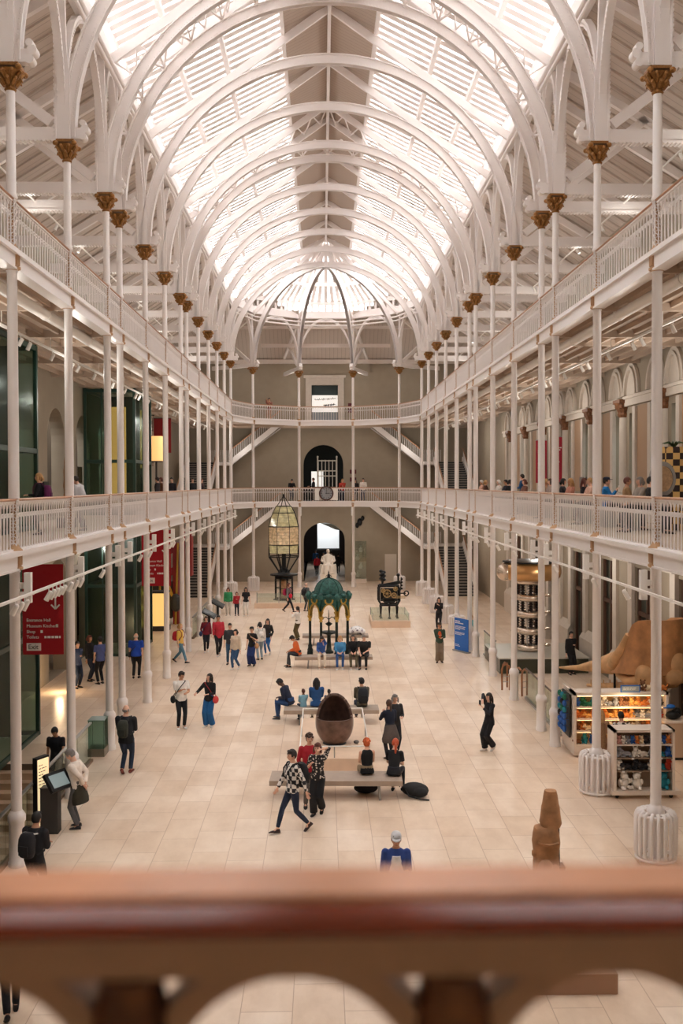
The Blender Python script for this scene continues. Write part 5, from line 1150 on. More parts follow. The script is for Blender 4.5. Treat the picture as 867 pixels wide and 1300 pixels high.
# ---- grand stairs in the far corners
def grand_stair(label, s, z0):
    t = thing('staircase', label, 'staircase', (s*9.0, 66.6, z0)); n = 18; rise = 2.96/n; run = .36
    TR = mat('stair_tread', (44, 42, 44), .6); RS = mat('stair_riser', (150, 140, 130), .6)
    for k in range(n):
        b = MB(); b.bx(-1.0, 1.0, k*run, (k+1)*run+.02, k*rise, (k+1)*rise-.05)
        b.cur = 1; b.bx(-1.02, 1.02, k*run-.02, (k+1)*run, (k+1)*rise-.05, (k+1)*rise); b.build('step', [TR, RS], t, 0)
    for sx in (-1, 1):
        b = MB(); b.beam((sx*1.05, -.1, .15), (sx*1.05, n*run+.1, n*rise+.15), .1, .42); b.build('stringer', WHITE, t, 0)
        b = MB(); b.tube([(sx*1.05-.35*sx*0, -.5, .75), (sx*1.05, -.1, .95), (sx*1.05, n*run, n*rise+.95)], .045, 8); b.build('handrail', WOODR, t)
        b = MB()
        for k in range(n*2): y = k*run/2; b.cyl((sx*1.05, y, y/run*rise+.3), (sx*1.05, y, y/run*rise+.95), .016, n=5)
        b.build('balusters', WHITE, t)
    L0 = n*run; zt = n*rise
    b = MB(); b.bx(-1.75, 1.75, L0, YE-66.6, zt-.22, zt); b.build('landing', WHITE, t, 0)
    m = 17; r2 = (5.95-2.96)/m; w_ = 3.8/m; x0 = -s*1.75
    for k in range(m):
        b = MB(); xa, xb = x0-s*k*w_, x0-s*(k+1)*w_; b.bx(xa, xb, YE-66.6-1.5, YE-66.6-.1, zt+(k+1)*r2-.2, zt+(k+1)*r2); b.build('step', RS, t, 0)
    xe = x0-s*3.8
    for yy in (YE-66.6-1.55, ):
        MB().beam((x0, yy, zt+.0), (xe, yy, zt+m*r2), .1, .4).build('stringer', WHITE, t, 0)
        MB().tube([(x0, yy, zt+.95), (xe, yy, zt+m*r2+.95)], .045, 8).build('handrail', WOODR, t)
        b = MB()
        for k in range(24): u = k/24; x = x0+(xe-x0)*u; b.cyl((x, yy, zt+u*m*r2+.15), (x, yy, zt+u*m*r2+.95), .022, n=5)
        b.build('balusters', WHITE, t)
    MB().quad((x0, YE-66.6-1.5, zt-.15), (xe, YE-66.6-1.5, zt+m*r2-.35), (xe, YE-66.6-.1, zt+m*r2-.35), (x0, YE-66.6-.1, zt-.15)).build('soffit', WHITE, t, 0)
    b = MB()
    for k in range(10): xx = x0+s*(.1+k*.15); b.cyl((xx, L0+2.4, zt), (xx, L0+2.4, zt+.95), .016, n=5)
    b.build('balusters', WHITE, t)
    return t
for s, nm in ((-1, 'left'), (1, 'right')):
    for z0, lv in ((0, 'ground floor'), (6.23, 'first floor')): grand_stair('%s staircase with dark treads in the far %s corner' % (lv, nm), s, z0)
# ------------------------------------------------------------------ lamps of the galleries (added to brighten dim parts, mostly off the lighting tracks)
def lamp(x, y, z, power, rgb=(1., .95, .88), r=.15, name='gallery_lamp'):
    l = bpy.data.lights.new(name, 'POINT'); l.energy = power; l.color = rgb; l.shadow_soft_size = r
    o = bpy.data.objects.new(name, l); C.objects.link(o); o.location = (x, y, z); o['kind'] = 'structure'; return o
for s in (-1, 1):
    for k in range(9):
        y = 17.5+k*6.1
        lamp(8.8 if s > 0 else -7.6, y, 10.6, 46 if s > 0 else 36); lamp(s*9.0 if s > 0 else -9.9, y+1.5, 4.7, 46 if s > 0 else 26); lamp(s*8.9, y, 15.2, 22)
for x in (-6.5, -2.2, 2.2, 6.5):
    lamp(x, 74.2, 10.4, 30); lamp(x, 74.2, 4.4, 30); lamp(x, 74.6, 15.2, 24)
lamp(-9.9, 36.4, .5, 25, (1, .7, .4), .1); lamp(0, 90, 4.3, 160, (.9, .95, 1)); lamp(8., 27.1, 1.5, 6, (1, .75, .45), .08)

def spot_lamp(x, y, z, tx, ty, power):  # spots added to brighten the skylit hall floor and the people on it
    l = bpy.data.lights.new('floor_fill_spot', 'SPOT'); l.energy = power; l.color = (1., .95, .9); l.shadow_soft_size = .12; l.spot_size = math.radians(95); l.spot_blend = .8
    o = bpy.data.objects.new('floor_fill_spot', l); C.objects.link(o); o.location = (x, y, z); o.rotation_euler = (V((tx, ty, 0))-V((x, y, z))).to_track_quat('-Z', 'Y').to_euler(); o['kind'] = 'structure'
for k in range(12):
    y = 15.5+k*4.4
    for s in (-1, 1): spot_lamp(s*5.8, y, 5.15, s*1.6, y+1.2, 120)
# ================================================================== people
JOBS = []
def job(name, mb, vox, m, parent, label=None, extra=None, it=2): JOBS.append((name, mb, vox, m, parent, label, extra, it))
def run_jobs():
    """every garment and body: overlapping limbs fused into one continuous skin"""
    tmp = []
    for name, mb, vox, m, parent, label, extra, it in JOBS:
        o = bpy.data.objects.new('tmp', mb.data('tmp', m, 0)); C.objects.link(o)
        r = o.modifiers.new('r', 'REMESH'); r.mode = 'VOXEL'; r.voxel_size = vox; r.use_smooth_shade = True
        s = o.modifiers.new('s', 'SMOOTH'); s.factor = .5; s.iterations = it
        tmp.append(o)
    dg = bpy.context.evaluated_depsgraph_get()
    for o, (name, mb, vox, m, parent, label, extra, it) in zip(tmp, JOBS):
        me = bpy.data.meshes.new_from_object(o.evaluated_get(dg)); me.name = name; me.materials.clear(); me.materials.append(m)
        if extra:
            v = [tuple(p.co) for p in me.vertices]; f = [tuple(p.vertices) for p in me.polygons]; k = len(v)
            me2 = bpy.data.meshes.new(name); me2.from_pydata(v+extra.v, [], f+[tuple(i+k for i in q) for q in extra.f]); me2.materials.append(m); bpy.data.meshes.remove(me); me = me2
        me.polygons.foreach_set('use_smooth', [True]*len(me.polygons))
        ob = link(name, me, parent)
        if label: ob['label'] = label
    for o in tmp: bpy.data.objects.remove(o)
SKIN = {'fair': (226, 178, 152), 'tan': (196, 144, 112), 'brown': (134, 90, 66), 'dark': (92, 60, 46)}
def cloth(c): return c if not isinstance(c, tuple) else mat('cloth_%d_%d_%d' % c, c, .9, noise=.12, nscale=9)
def hairm(c): return mat('hair_%d_%d_%d' % c, c, .6, noise=.2, nscale=30)
def ik(a, t, l1, l2, pole):
    a, t, pole = V(a), V(t), V(pole); d = t-a; L = min(d.length, (l1+l2)*.995); d.normalize(); t = a+d*L
    x = (l1*l1-l2*l2+L*L)/(2*L); h = math.sqrt(max(0, l1*l1-x*x)); p = pole-d*pole.dot(d); p.normalize()
    return a+d*x+p*h, t
ARMS = dict(down=(.25, .04, .83), pocket=(.2, .1, .92), front=(.1, .3, 1.14), phone=(.07, .3, 1.36), camera=(.07, .2, 1.56), lap=(.09, .36, .98), knee=(.12, .42, .86), back=(.06, -.16, .95), rail=(.2, .42, 1.12), face=(.05, .14, 1.5), chest=(.02, .2, 1.22), strap=(.13, .15, 1.28), swing=(.24, .25, .9), swingb=(.26, -.2, .88), ear=(.11, .04, 1.62), out=(.32, .3, 1.15), elbow=(.0, .2, 1.1), bagside=(.27, .06, .8))
HAIR = dict(black=(24, 20, 20), brown=(70, 46, 34), dark=(38, 28, 24), blond=(188, 146, 96), grey=(130, 124, 120), white=(206, 200, 194), red=(178, 74, 36), ginger=(206, 98, 48), auburn=(96, 48, 36))
def person(label, x, y, face, h, top, bottom, shoes=(40, 36, 36), z=0, pose='stand', arms=('down', 'down'), skin='fair', hair='brown', style='short', sleeve='long', build=1., lean=0., head=(0, 0), legs='trousers', stride=.3, pack=None, hat=None, seat=.47, extra=None, group=None, female=False, hem=.0, twist=0):
    root = thing('person', label, 'person', (x, y, z), math.radians(face))
    s = h/1.75; near = y < 36 and z == 0; vox = .014 if near else .02
    sit = pose == 'sit'
    hz = (seat+.1)/s if sit else .93
    T = Matrix.Translation((0, 0, hz)) @ Matrix.Rotation(math.radians(-lean), 4, 'X') @ Matrix.Rotation(math.radians(twist), 4, 'Z') @ Matrix.Translation((0, 0, -.93))
    P = lambda p: (T @ V(p))*s
    sw = (.165 if female else .19)*build
    body, tp, bt = MB(), MB(), MB()
    # torso rings (z, half width, half depth, y offset)
    tor = [(.86, .15, .1, 0), (.93, .165 if not female else .172, .115, 0), (1.08, .145 if not female else .128, .1, .0), (1.25, .165 if not female else .148, .115, .01), (1.36, .17 if not female else .155, .11, .0), (1.43, .14, .085, -.01), (1.48, .075, .065, -.01), (1.53, .052, .055, 0), (1.6, .05, .055, .01)]
    def rings(b, L, kx, ky):
        R = []
        for zz, a, c, yo in L:
            a2 = a*build*kx; c2 = c*build*ky
            R.append([P((a2*math.cos(2*PI*k/16), yo+c2*math.sin(2*PI*k/16), zz)) for k in range(16)])
        b.rings(R)
    rings(body, tor, 1, 1)
    ty = 1.0
    cut = [t for t in tor if t[0] <= 1.45]
    hemz = .86-hem
    cut = [(hemz, cut[1][1]*1.02, cut[1][2], 0)]+cut[1:]+[(1.485, .07, .062, -.01)]
    rings(tp, cut, 1.1, 1.18)
    # head
    hp, hy = math.radians(head[0]), math.radians(head[1])
    HM = T @ Matrix.Translation((0, .015, 1.56)) @ Matrix.Rotation(hy, 4, 'Z') @ Matrix.Rotation(hp, 4, 'X')
    H = lambda p: (HM @ V(p))*s
    def hsph(b, c, r, n=12, k=8):
        o = len(b.v); b.sph(c, r, n, k)
        for i in range(o, len(b.v)): b.v[i] = tuple(H(b.v[i]))
    hsph(body, (0, .0, .085), (.078, .098, .108), 16, 12); hsph(body, (0, .035, .03), (.055, .06, .06)); hsph(body, (0, .1, .065), (.014, .022, .024)); hsph(body, (0, .0, -.01), (.052, .055, .06))
    for q in (-1, 1): hsph(body, (q*.078, -.005, .075), (.014, .024, .034))
    eb = MB()
    for q in (-1, 1):
        for c, r in (((q*.031, .088, .088), (.013, .008, .007)),):
            hsph(eb, c, r, 8, 5)
        hsph(eb, (q*.032, .09, .108), (.02, .008, .005), 8, 4)
    eb.build('eyes', mat('eye_dark', (48, 34, 30), .4), root)
    lb = MB(); hsph(lb, (0, .092, .03), (.024, .01, .008), 8, 5); lb.build('mouth', mat('lips', (164, 96, 86), .5), root)
    # arms
    hands = MB()
    for q, am in ((-1, arms[0]), (1, arms[1])):
        tgt = ARMS[am] if isinstance(am, str) else am
        if am == 'elbow': tgt = (-.1, .2, 1.15)
        sh = T @ V((q*sw, -.005, 1.405)); tg = T @ V((q*tgt[0], tgt[1], tgt[2]))
        if sit and am in ('lap', 'knee'): tg = V((q*tgt[0], tgt[1], hz+.13 if am == 'lap' else hz+.08))
        pole = (T.to_3x3() @ V((q*.5, -.8, -.3)))
        el, wr = ik(sh, tg, .29, .26, pole)
        body.tube([sh*s, (sh.lerp(el, .5))*s, el*s, el.lerp(wr, .4)*s, wr*s], [.052*s*build, .045*s*build, .037*s, .036*s, .026*s], 10)
        body.sph(sh*s, .055*s*build, 10, 7)
        d = (wr-el).normalized(); palm = wr+d*.05
        side = V((0, 0, 1)).cross(d); side = side.normalized() if side.length > .01 else V((1, 0, 0)); nrm = d.cross(side)
        if abs(d.z) > .7: side = V((0, 1, 0)); side = (side-d*side.dot(d)).normalized(); nrm = d.cross(side)
        M3 = Matrix((side, d, nrm)).transposed()
        body.sph(palm*s, (.038*s, .052*s, .018*s), 10, 7, M=M3)
        cdir = nrm*(q if abs(d.z) > .7 else -1)
        for k in range(4):
            b0 = palm+d*.035+side*(-.026+.0175*k); L_ = (.062, .072, .068, .052)[k]
            hands.tube([b0*s, (b0+d*L_*.5+cdir*.006)*s, (b0+d*L_*.85+cdir*.022)*s, (b0+d*L_+cdir*.036)*s], [.0095*s, .009*s, .008*s, .006*s], 6)
        b0 = palm-d*.015+side*(-.03); hands.tube([b0*s, (b0-side*.022+d*.025+cdir*.008)*s, (b0-side*.026+d*.052+cdir*.02)*s], [.011*s, .0105*s, .008*s], 6)
        k1 = 1.28
        if sleeve == 'long': tp.tube([sh*s, sh.lerp(el, .5)*s, el*s, el.lerp(wr, .5)*s, el.lerp(wr, .93)*s], [.07*s*build, .062*s*build, .054*s, .05*s, .043*s], 10); tp.sph(sh*s, .07*s*build, 10, 7)
        elif sleeve == 'short': tp.tube([sh*s, sh.lerp(el, .4)*s, sh.lerp(el, .72)*s], [.07*s*build, .066*s*build, .066*s*build], 10); tp.sph(sh*s, .07*s*build, 10, 7)
        elif sleeve == 'elbow': tp.tube([sh*s, sh.lerp(el, .5)*s, el*s, el.lerp(wr, .25)*s], [.07*s*build, .062*s, .055*s, .052*s], 10); tp.sph(sh*s, .07*s*build, 10, 7)
    # legs
    sb = MB()
    for q in (-1, 1):
        hip = V((q*.092*build, 0, hz-.03))
        if pose == 'stand': an = V((q*.1, .0+.03*q, .085)); pole = (0, 1, 0); fd = V((q*.18, 1, 0)); tip = 0
        elif pose == 'walk': an = V((q*.07, stride*q, .085 if q > 0 else .15)); pole = (0, 1, 0); fd = V((q*.08, 1, .12 if q > 0 else -.62)); tip = 1
        elif sit: an = V((q*.12, .43+.05*q, .085)); pole = (0, .3, 1); fd = V((q*.15, 1, 0))
        kn, an = ik(hip, an, .44, .43, pole)
        if sit: kn = V((q*.13, .43, hz+.0)); an = V((an.x, an.y, .085))
        body.tube([hip*s, hip.lerp(kn, .5)*s, kn*s, kn.lerp(an, .35)*s, an*s], [.085*s*build, .072*s*build, .052*s, .05*s, .034*s], 10)
        fd.normalize(); toe = an+fd*.13; heel = an-fd*.05
        body.sph((an*.6+toe*.4-V((0, 0, .03)))*s, .035*s, 8, 5)
        kt = .15 if near else .1
        if legs == 'trousers': bt.tube([hip*s, hip.lerp(kn, .5)*s, kn*s, kn.lerp(an, .5)*s, kn.lerp(an, .97)*s], [.1*s*build, .086*s*build, .067*s, .062*s, .055*s], 10)
        elif legs == 'wide': bt.tube([hip*s, hip.lerp(kn, .5)*s, kn*s, kn.lerp(an, .5)*s, kn.lerp(an, .98)*s], [.105*s*build, .1*s*build, .092*s, .095*s, .1*s], 10)
        elif legs == 'slim': bt.tube([hip*s, hip.lerp(kn, .5)*s, kn*s, kn.lerp(an, .5)*s, kn.lerp(an, .92)*s], [.096*s*build, .08*s*build, .06*s, .056*s, .044*s], 10)
        elif legs == 'shorts': bt.tube([hip*s, hip.lerp(kn, .5)*s, hip.lerp(kn, .9)*s], [.105*s*build, .098*s*build, .092*s], 10)
        up = V((0, 0, 1)); sd = fd.cross(up).normalized(); u2 = sd.cross(fd)
        R = []
        for t_, w_, hh in ((-.07, .028, .05), (-.055, .04, .085), (0, .044, .09), (.06, .047, .062), (.12, .048, .045), (.165, .036, .032), (.185, .015, .02)):
            c = an+fd*t_-u2*.085
            R.append([(c+sd*w_*math.cos(2*PI*k/10)+u2*(hh*(.5+.5*math.sin(2*PI*k/10))))*s for k in range(10)])
        sh_ = MB(); sh_.rings(R); sh_.build('shoe', cloth(shoes), root, 60)
    pel = [(hz-.07, .14, .1), (hz, .17, .118), (hz+.1, .155, .108), (hz+.15, .148, .104)]
    bt.rings([[(V((a*build*1.04*math.cos(2*PI*k/14), c*build*1.1*math.sin(2*PI*k/14), zz)))*s for k in range(14)] for zz, a, c in pel])
    if legs == 'skirt':
        bt.rings([[V((a*math.cos(2*PI*k/16), a*.8*math.sin(2*PI*k/16), zz))*s for k in range(16)] for zz, a in ((.45, .27), (.7, .22), (.95, .17))])
    job('body', body, vox, mat('skin_'+skin, SKIN[skin], .55, noise=.05, nscale=12), root, None, hands)
    job('trousers' if legs != 'skirt' else 'skirt', bt, vox+.002, cloth(bottom), root)
    job('top', tp, vox+.002, cloth(top), root)
    # hair
    if style != 'bald' and hair:
        hb = MB(); N, K = 18, 12; vs = []; fs = []
        R3 = (.09, .112, .12)
        for i in range(K+1):
            t_ = PI*i/K
            for j in range(N): vs.append(V((R3[0]*math.sin(t_)*math.sin(2*PI*j/N), -.008+R3[1]*math.sin(t_)*math.cos(2*PI*j/N), .095+R3[2]*math.cos(t_))))
        for i in range(K):
            for j in range(N):
                f_ = (i*N+j, i*N+(j+1) % N, (i+1)*N+(j+1) % N, (i+1)*N+j); c = sum((vs[k] for k in f_), V((0, 0, 0)))/4
                if c.z < .14 and c.y > .035: continue
                if c.z < .02 or (c.z < .07 and c.y > -.01 and style == 'short'): continue
                fs.append(f_)
        hb.add([H(p) for p in vs], fs)
        if style in ('long', 'ponytail', 'bob', 'scarf'):
            L_ = dict(long=.36, ponytail=.3, bob=.13, scarf=.2)[style]; w0 = .085 if style != 'ponytail' else .035
            R = []
            for t_ in (0, .25, .5, .75, 1):
                c = V((0, -.075-.035*math.sin(PI*t_), .1-L_*t_)); w_ = w0*(1-.35*t_**2)
                R.append([H(c+V((w_*math.cos(2*PI*k/12), (.045 if style != 'ponytail' else .03)*math.sin(2*PI*k/12), 0))) for k in range(12)])
            hb.rings(R)
            if style in ('long', 'bob', 'scarf'):
                for q in (-1, 1): hb.tube([H((q*.08, .02, .12)), H((q*.092, .015, .04)), H((q*.095, .02, .03-L_*.55))], [.02*s, .03*s, .018*s], 8)
        if style == 'bun': o = len(hb.v); hsph(hb, (0, -.11, .16), (.045, .045, .045), 10, 7)
        if style == 'curly':
            rr = random.Random(int(x*31+y*7))
            for k in range(26): a = rr.uniform(0, 2*PI); e = rr.uniform(.1, 1.3); yy = .095*math.cos(e)*math.cos(a); hsph(hb, (.085*math.cos(e)*math.sin(a), yy-.01, .1+.11*math.sin(e)), (.032, .032, .03), 7, 5)
        if style in ('bob', 'short') and near: hsph(hb, (0, .05, .175), (.07, .045, .03), 10, 6)
        hb.build('hair', hairm(HAIR[hair]), root, 60)
    elif style == 'bald' and hair:
        hb = MB()
        for q in (-1, 1): hsph(hb, (q*.07, -.03, .07), (.02, .05, .04), 8, 5)
        hsph(hb, (0, -.085, .06), (.06, .02, .04), 8, 5); hb.build('hair', hairm(HAIR[hair]), root, 60)
    if hat:
        hb = MB(); R = [[H((a*math.cos(2*PI*k/16), -.005+a*1.2*math.sin(2*PI*k/16), zz)) for k in range(16)] for zz, a in ((.13, .092), (.17, .09), (.2, .075), (.215, .04), (.218, .005))]
        hb.rings(R); hb.rings([[H((.075*math.cos(PI*k/8), .08+.1*math.sin(PI*k/8), .135+dz)) for k in range(9)] for dz in (0, .012)]); hb.build('cap', cloth(hat), root, 50)
    if pack:
        colr, nm, wd, ht = pack
        t = thing('backpack', nm, 'backpack', (x, y, z), math.radians(face))
        b = MB(); R = []
        cz = 1.2
        for t_ in (-1, -.9, -.5, 0, .5, .85, 1):
            w_ = wd/2*(1-.25*max(0, abs(t_)-.5)/.5*1.0) if abs(t_) < 1 else wd*.3; dp = .085*(1-.3*t_*t_) if abs(t_) < 1 else .05
            R.append([P((w_*math.copysign(abs(math.cos(2*PI*k/16))**.6, math.cos(2*PI*k/16)), -.125*build-.03-dp+dp*1.2*math.copysign(abs(math.sin(2*PI*k/16))**.6, math.sin(2*PI*k/16)), cz+t_*ht/2)) for k in range(16)])
        b.rings(R); bg_ = b.build('bag', cloth(colr), t, 50)
        b = MB(); b.box(P((0, -.125*build-.2, cz-.08)), (wd*.6*s, .05*s, ht*.38*s)); b.build('pocket', cloth(tuple(max(0, int(c*.8)) for c in colr)), bg_, 30)
        for q in (-1, 1):
            b = MB(); b.tube([P((q*.1, -.14*build, 1.38)), P((q*.115, -.07, 1.475)), P((q*.12, .06, 1.47)), P((q*.125, .125*build+.03, 1.36)), P((q*.14, .13*build+.02, 1.2)), P((q*.165*build+q*.01, .03, 1.06)), P((q*.15, -.13*build, 1.02))], .016*s, 6); b.build('strap', cloth(tuple(max(0, int(c*.7)) for c in colr)), t)
    if extra: extra(root, P, H, s)
    return root
def held(nm, label, cat, mb, m, root, z=0):
    """a thing carried by a person: stays a top-level object of its own"""
    o = mb.build(nm, m, None); tag(o, label, cat); o.location = root.location; o.rotation_euler = root.rotation_euler; return o
def phone(label, am=(.0, .3, 1.38), tilt=0.):
    def f(root, P, H, s): b = MB(); b.box(P((am[0], am[1]+.06, am[2]+.05)), (.075, .012, .15)); held('phone', label, 'phone', b, BLACK, root)
    return f
def handbag(label, colr, side=1):
    def f(root, P, H, s):
        b = MB(); b.sph(P((side*.26, .05, .92)), (.08, .14, .12), 10, 7); o = held('handbag', label, 'bag', b, cloth(colr), root)
        b = MB(); b.tube([P((side*.24, .1, 1.0)), P((side*.1, .16, 1.25)), P((-side*.12, .09, 1.47)), P((-side*.12, -.08, 1.45)), P((side*.05, -.16, 1.2)), P((side*.24, -.04, 1.0))], .013*s, 6); b.build('strap', cloth(tuple(max(0, int(c*.8)) for c in colr)), o)
    return f
PLAID = pattern('plaid_shirt', (226, 220, 214), (40, 40, 46), 'check', 11); FLORAL = pattern('floral_blouse', (214, 202, 190), (32, 30, 32), 'dots', 17, ratio=.34)
DENIM = (42, 72, 118); DKDENIM = (30, 40, 62); BLK = (22, 22, 25); CREAMC = (228, 216, 200)
OFFW = (232, 228, 222)
# --- the near bench and the egg
person('man striding left in a black and white checked shirt and dark jeans', -.96, 21.6, 118, 1.8, PLAID, DKDENIM, (58, 42, 40), pose='walk', arms=('swingb', 'swing'), hair='dark', stride=.34, head=(-4, 0), pack=((30, 30, 32), 'black backpack on the man in the checked shirt', .3, .5), legs='slim')
person('woman in a black floral blouse and wide black trousers touching her hair', -.42, 22.75, 165, 1.64, FLORAL, BLK, (26, 24, 26), arms=('ear', 'strap'), hair='auburn', style='bob', legs='wide', female=True, sleeve='elbow', pose='walk', stride=.12)
person('man with curly hair in a red jacket half hidden behind the floral blouse', -.62, 23.3, 190, 1.72, (168, 30, 44), (92, 84, 78), arms=('down', 'pocket'), hair='brown', style='curly')
def ponytie(root, P, H, s):
    b = MB(); b.rings([[P((a*math.cos(2*PI*k/16), a*.75*math.sin(2*PI*k/16)-.03, zz)) for k in range(16)] for zz, a in ((.52, .27), (.62, .285), (.8, .23), (1.0, .175), (1.03, .15))]); b.build('tied_jacket', cloth((84, 74, 70)), root)
person('woman in a dark navy top with a grey jacket tied round her waist', 1.55, 27.3, 25, 1.62, (28, 34, 52), (48, 46, 54), arms=('phone', 'front'), hair='brown', style='ponytail', female=True, extra=ponytie, lean=4)
person('person in black partly hidden behind the woman with the tied jacket', 1.72, 27.85, 200, 1.66, (44, 42, 44), (36, 36, 42), hair='grey', style='bob', arms=('front', 'down'))
person('seated person with orange hair in a sleeveless black top on the near bench', .78, 24.25, 8, 1.62, BLK, (150, 130, 104), pose='sit', arms=('lap', 'lap'), hair='ginger', style='curly', sleeve='none', female=True, lean=4)
person('seated person with red hair in a black T-shirt leaning on the near bench', 1.42, 24.1, -18, 1.68, (26, 26, 30), (34, 36, 44), pose='sit', arms=('knee', 'lap'), hair='red', style='ponytail', sleeve='short', female=True, lean=14, head=(-15, 20))
# --- bench behind the egg
person('seated man in a dark navy jumper looking at his phone left of the egg', -1.35, 31.95, 68, 1.76, (30, 36, 56), DENIM, (80, 84, 92), pose='sit', arms=('lap', 'lap'), hair='black', skin='dark', lean=26, head=(-26, 0), extra=phone('phone in the hands of the seated man in navy', (0, .42, 1.08)))
person('small child in a light blue top sitting beside the man in navy', -.92, 31.75, 20, 1.12, (128, 176, 196), (60, 70, 90), pose='sit', arms=('lap', 'lap'), hair='auburn', skin='brown', seat=.4)
person('seated woman in a blue denim jacket with dark hair behind the egg', -.5, 31.7, 4, 1.72, (40, 84, 140), (220, 216, 208), pose='sit', arms=('lap', 'lap'), hair='black', style='long', skin='brown', female=True, build=1.1)
person('small child in dark blue sitting right of the denim jacket', -.1, 31.75, 10, 1.08, (36, 72, 118), (44, 50, 66), pose='sit', arms=('lap', 'lap'), hair='black', skin='dark', seat=.4)
person('man in an olive jacket seated back turned on the bench right of the egg', .95, 31.65, 8, 1.72, (92, 88, 76), (34, 44, 66), pose='sit', arms=('lap', 'lap'), hair='black', skin='tan', pack=((40, 44, 50), 'dark backpack on the man seated right of the egg', .34, .5), lean=6, head=(0, 25))
# --- standing in the hall
person('man in a white T-shirt and black trousers with a shoulder strap', -4.7, 30.9, 200, 1.78, OFFW, (24, 26, 32), (228, 226, 222), arms=('front', 'chest'), hair='dark', sleeve='short', skin='tan', head=(-14, 30), extra=handbag('black bag on the strap of the man in the white T-shirt', (30, 30, 32), 1))
person('woman in a black top and blue wide trousers with a red strap bag', -3.85, 31.1, 160, 1.66, (26, 24, 26), (28, 90, 146), (226, 222, 216), arms=('front', 'out'), hair='dark', style='long', legs='wide', female=True, head=(12, -30), extra=handbag('cream bag with a red strap on the woman in blue trousers', (196, 60, 60), -1))
person('bald man in a black jacket walking away in dark jeans', -5.46, 26.1, -8, 1.8, (30, 32, 38), (38, 52, 74), (112, 50, 42), pose='walk', stride=.12, arms=('front', 'front'), hair='grey', style='bald', build=1.12, pack=((52, 54, 46), 'dark olive backpack on the bald man walking away', .27, .44), hem=.06)
def tied(root, P, H, s):
    b = MB(); b.rings([[P((a*math.cos(2*PI*k/16), a*.8*math.sin(2*PI*k/16), zz)) for k in range(16)] for zz, a in ((.56, .22), (.66, .235), (.85, .205), (.98, .185))]); b.build('tied_jumper', cloth((52, 50, 40)), root)
person('grey haired man in a white shirt with a tied olive jumper at the kiosk', -5.72, 22.0, 82, 1.76, (232, 220, 208), (92, 92, 94), (44, 42, 44), arms=('back', 'back'), hair='grey', lean=10, head=(-22, 0), extra=tied, build=1.08, stride=.05)
person('boy with black hair in a black T-shirt on the stair well steps', -7.35, 26.4, 175, 1.72, (24, 26, 34), (40, 42, 50), z=-.51, arms=('rail', 'down'), hair='black', sleeve='short', skin='tan', head=(-20, -10), lean=8)
person('person in black wearing a backpack at the lower left', -5.5, 17.9, -20, 1.68, (26, 26, 30), (30, 30, 34), arms=('front', 'front'), hair='black', skin='tan', build=1.1, pack=((34, 34, 38), 'black backpack on the person at the lower left', .32, .46), lean=6, extra=lambda root, P, H, s: MB().tube([P((-.13, -.12, 1.4)), P((-.12, -.2, 1.41)), P((.12, -.2, 1.41)), P((.13, -.12, 1.4))], .014, 6).build('reflective_band', cloth((214, 212, 208)), root))
person('man in a white and blue shirt with a pale cap, cut off by the railing', .93, 16.7, 178, 1.7, (48, 74, 142), (60, 64, 80), sleeve='elbow', extra=lambda root, P, H, s: MB().rings([[P((a*math.cos(PI*k/10), .02+.15*math.sin(PI*k/10), zz)) for k in range(11)] for zz, a in ((.86, .15), (1.1, .14), (1.3, .12), (1.38, .09))]).build('shirt_front', cloth((226, 224, 222)), root), hair='grey', hat=(206, 206, 208), skin='tan', arms=('front', 'down'), head=(-12, 0))
person('person in dark clothes seen through the railing at the bottom left', -4.75, 14.15, 20, 1.7, (34, 32, 34), (26, 26, 30), (36, 32, 32), hair='dark', pose='walk', stride=.2)
person('woman in black with long hair holding up a phone in the middle of the floor', 4.42, 28.05, 120, 1.64, (28, 28, 34), (24, 24, 28), (214, 206, 198), arms=('phone', 'camera'), hair='dark', style='long', female=True, extra=phone('phone held up by the woman in black', (0, .3, 1.45)), pose='walk', stride=.1, legs='wide', hem=.06)
person('person in a green top and orange scarf walking by the blue sign', 4.65, 42.0, 178, 1.68, (52, 70, 56), (128, 112, 94), (44, 36, 32), arms=('front', 'chest'), hair='brown', hat=(70, 56, 46), skin='tan', legs='wide', extra=lambda root, P, H, s: MB().sph(P((0, .13, 1.25)), (.08*s, .05*s, .16*s), 10, 7).build('scarf', cloth((206, 92, 44)), root))
# --- group in the middle distance left
person('woman in a maroon cardigan with a blue bag', -5.55, 44.9, 190, 1.62, (122, 30, 46), (30, 30, 38), (220, 214, 208), arms=('down', 'pocket'), hair='brown', style='bob', female=True, extra=handbag('blue bag on the woman in maroon', (40, 60, 110), 1), pose='walk', stride=.16)
person('man in a red jacket walking toward the viewpoint', -4.9, 43.9, 195, 1.8, (176, 40, 54), (28, 28, 32), (206, 200, 196), arms=('down', 'swing'), hair='dark', pose='walk', stride=.2, hem=.08, skin='tan')
person('person in a dark grey shirt and jeans beside the beige jacket', -4.2, 41.9, 185, 1.72, (54, 56, 62), (48, 78, 104), arms=('front', 'down'), hair='dark', sleeve='elbow')
person('person in a beige jacket and blue jeans seen from behind', -3.85, 40.7, 150, 1.64, (206, 188, 168), (52, 84, 122), (226, 222, 216), hair='black', style='bob', pose='walk', stride=.14)
person('woman in a black T-shirt and navy wide trousers with a cap', -3.25, 41.5, 160, 1.62, (26, 26, 28), (36, 54, 106), (44, 40, 42), sleeve='short', hat=(34, 34, 36), hair='dark', legs='wide', female=True, arms=('strap', 'down'), extra=handbag('tan bag on the woman in navy trousers', (176, 134, 96), -1))
person('person in a white shirt and pale jeans behind the cap wearer', -3.0, 42.9, 20, 1.62, OFFW, (142, 158, 172), (50, 48, 50), hair='black', style='bob', pack=((236, 232, 226), 'small white backpack in the middle group', .22, .3))
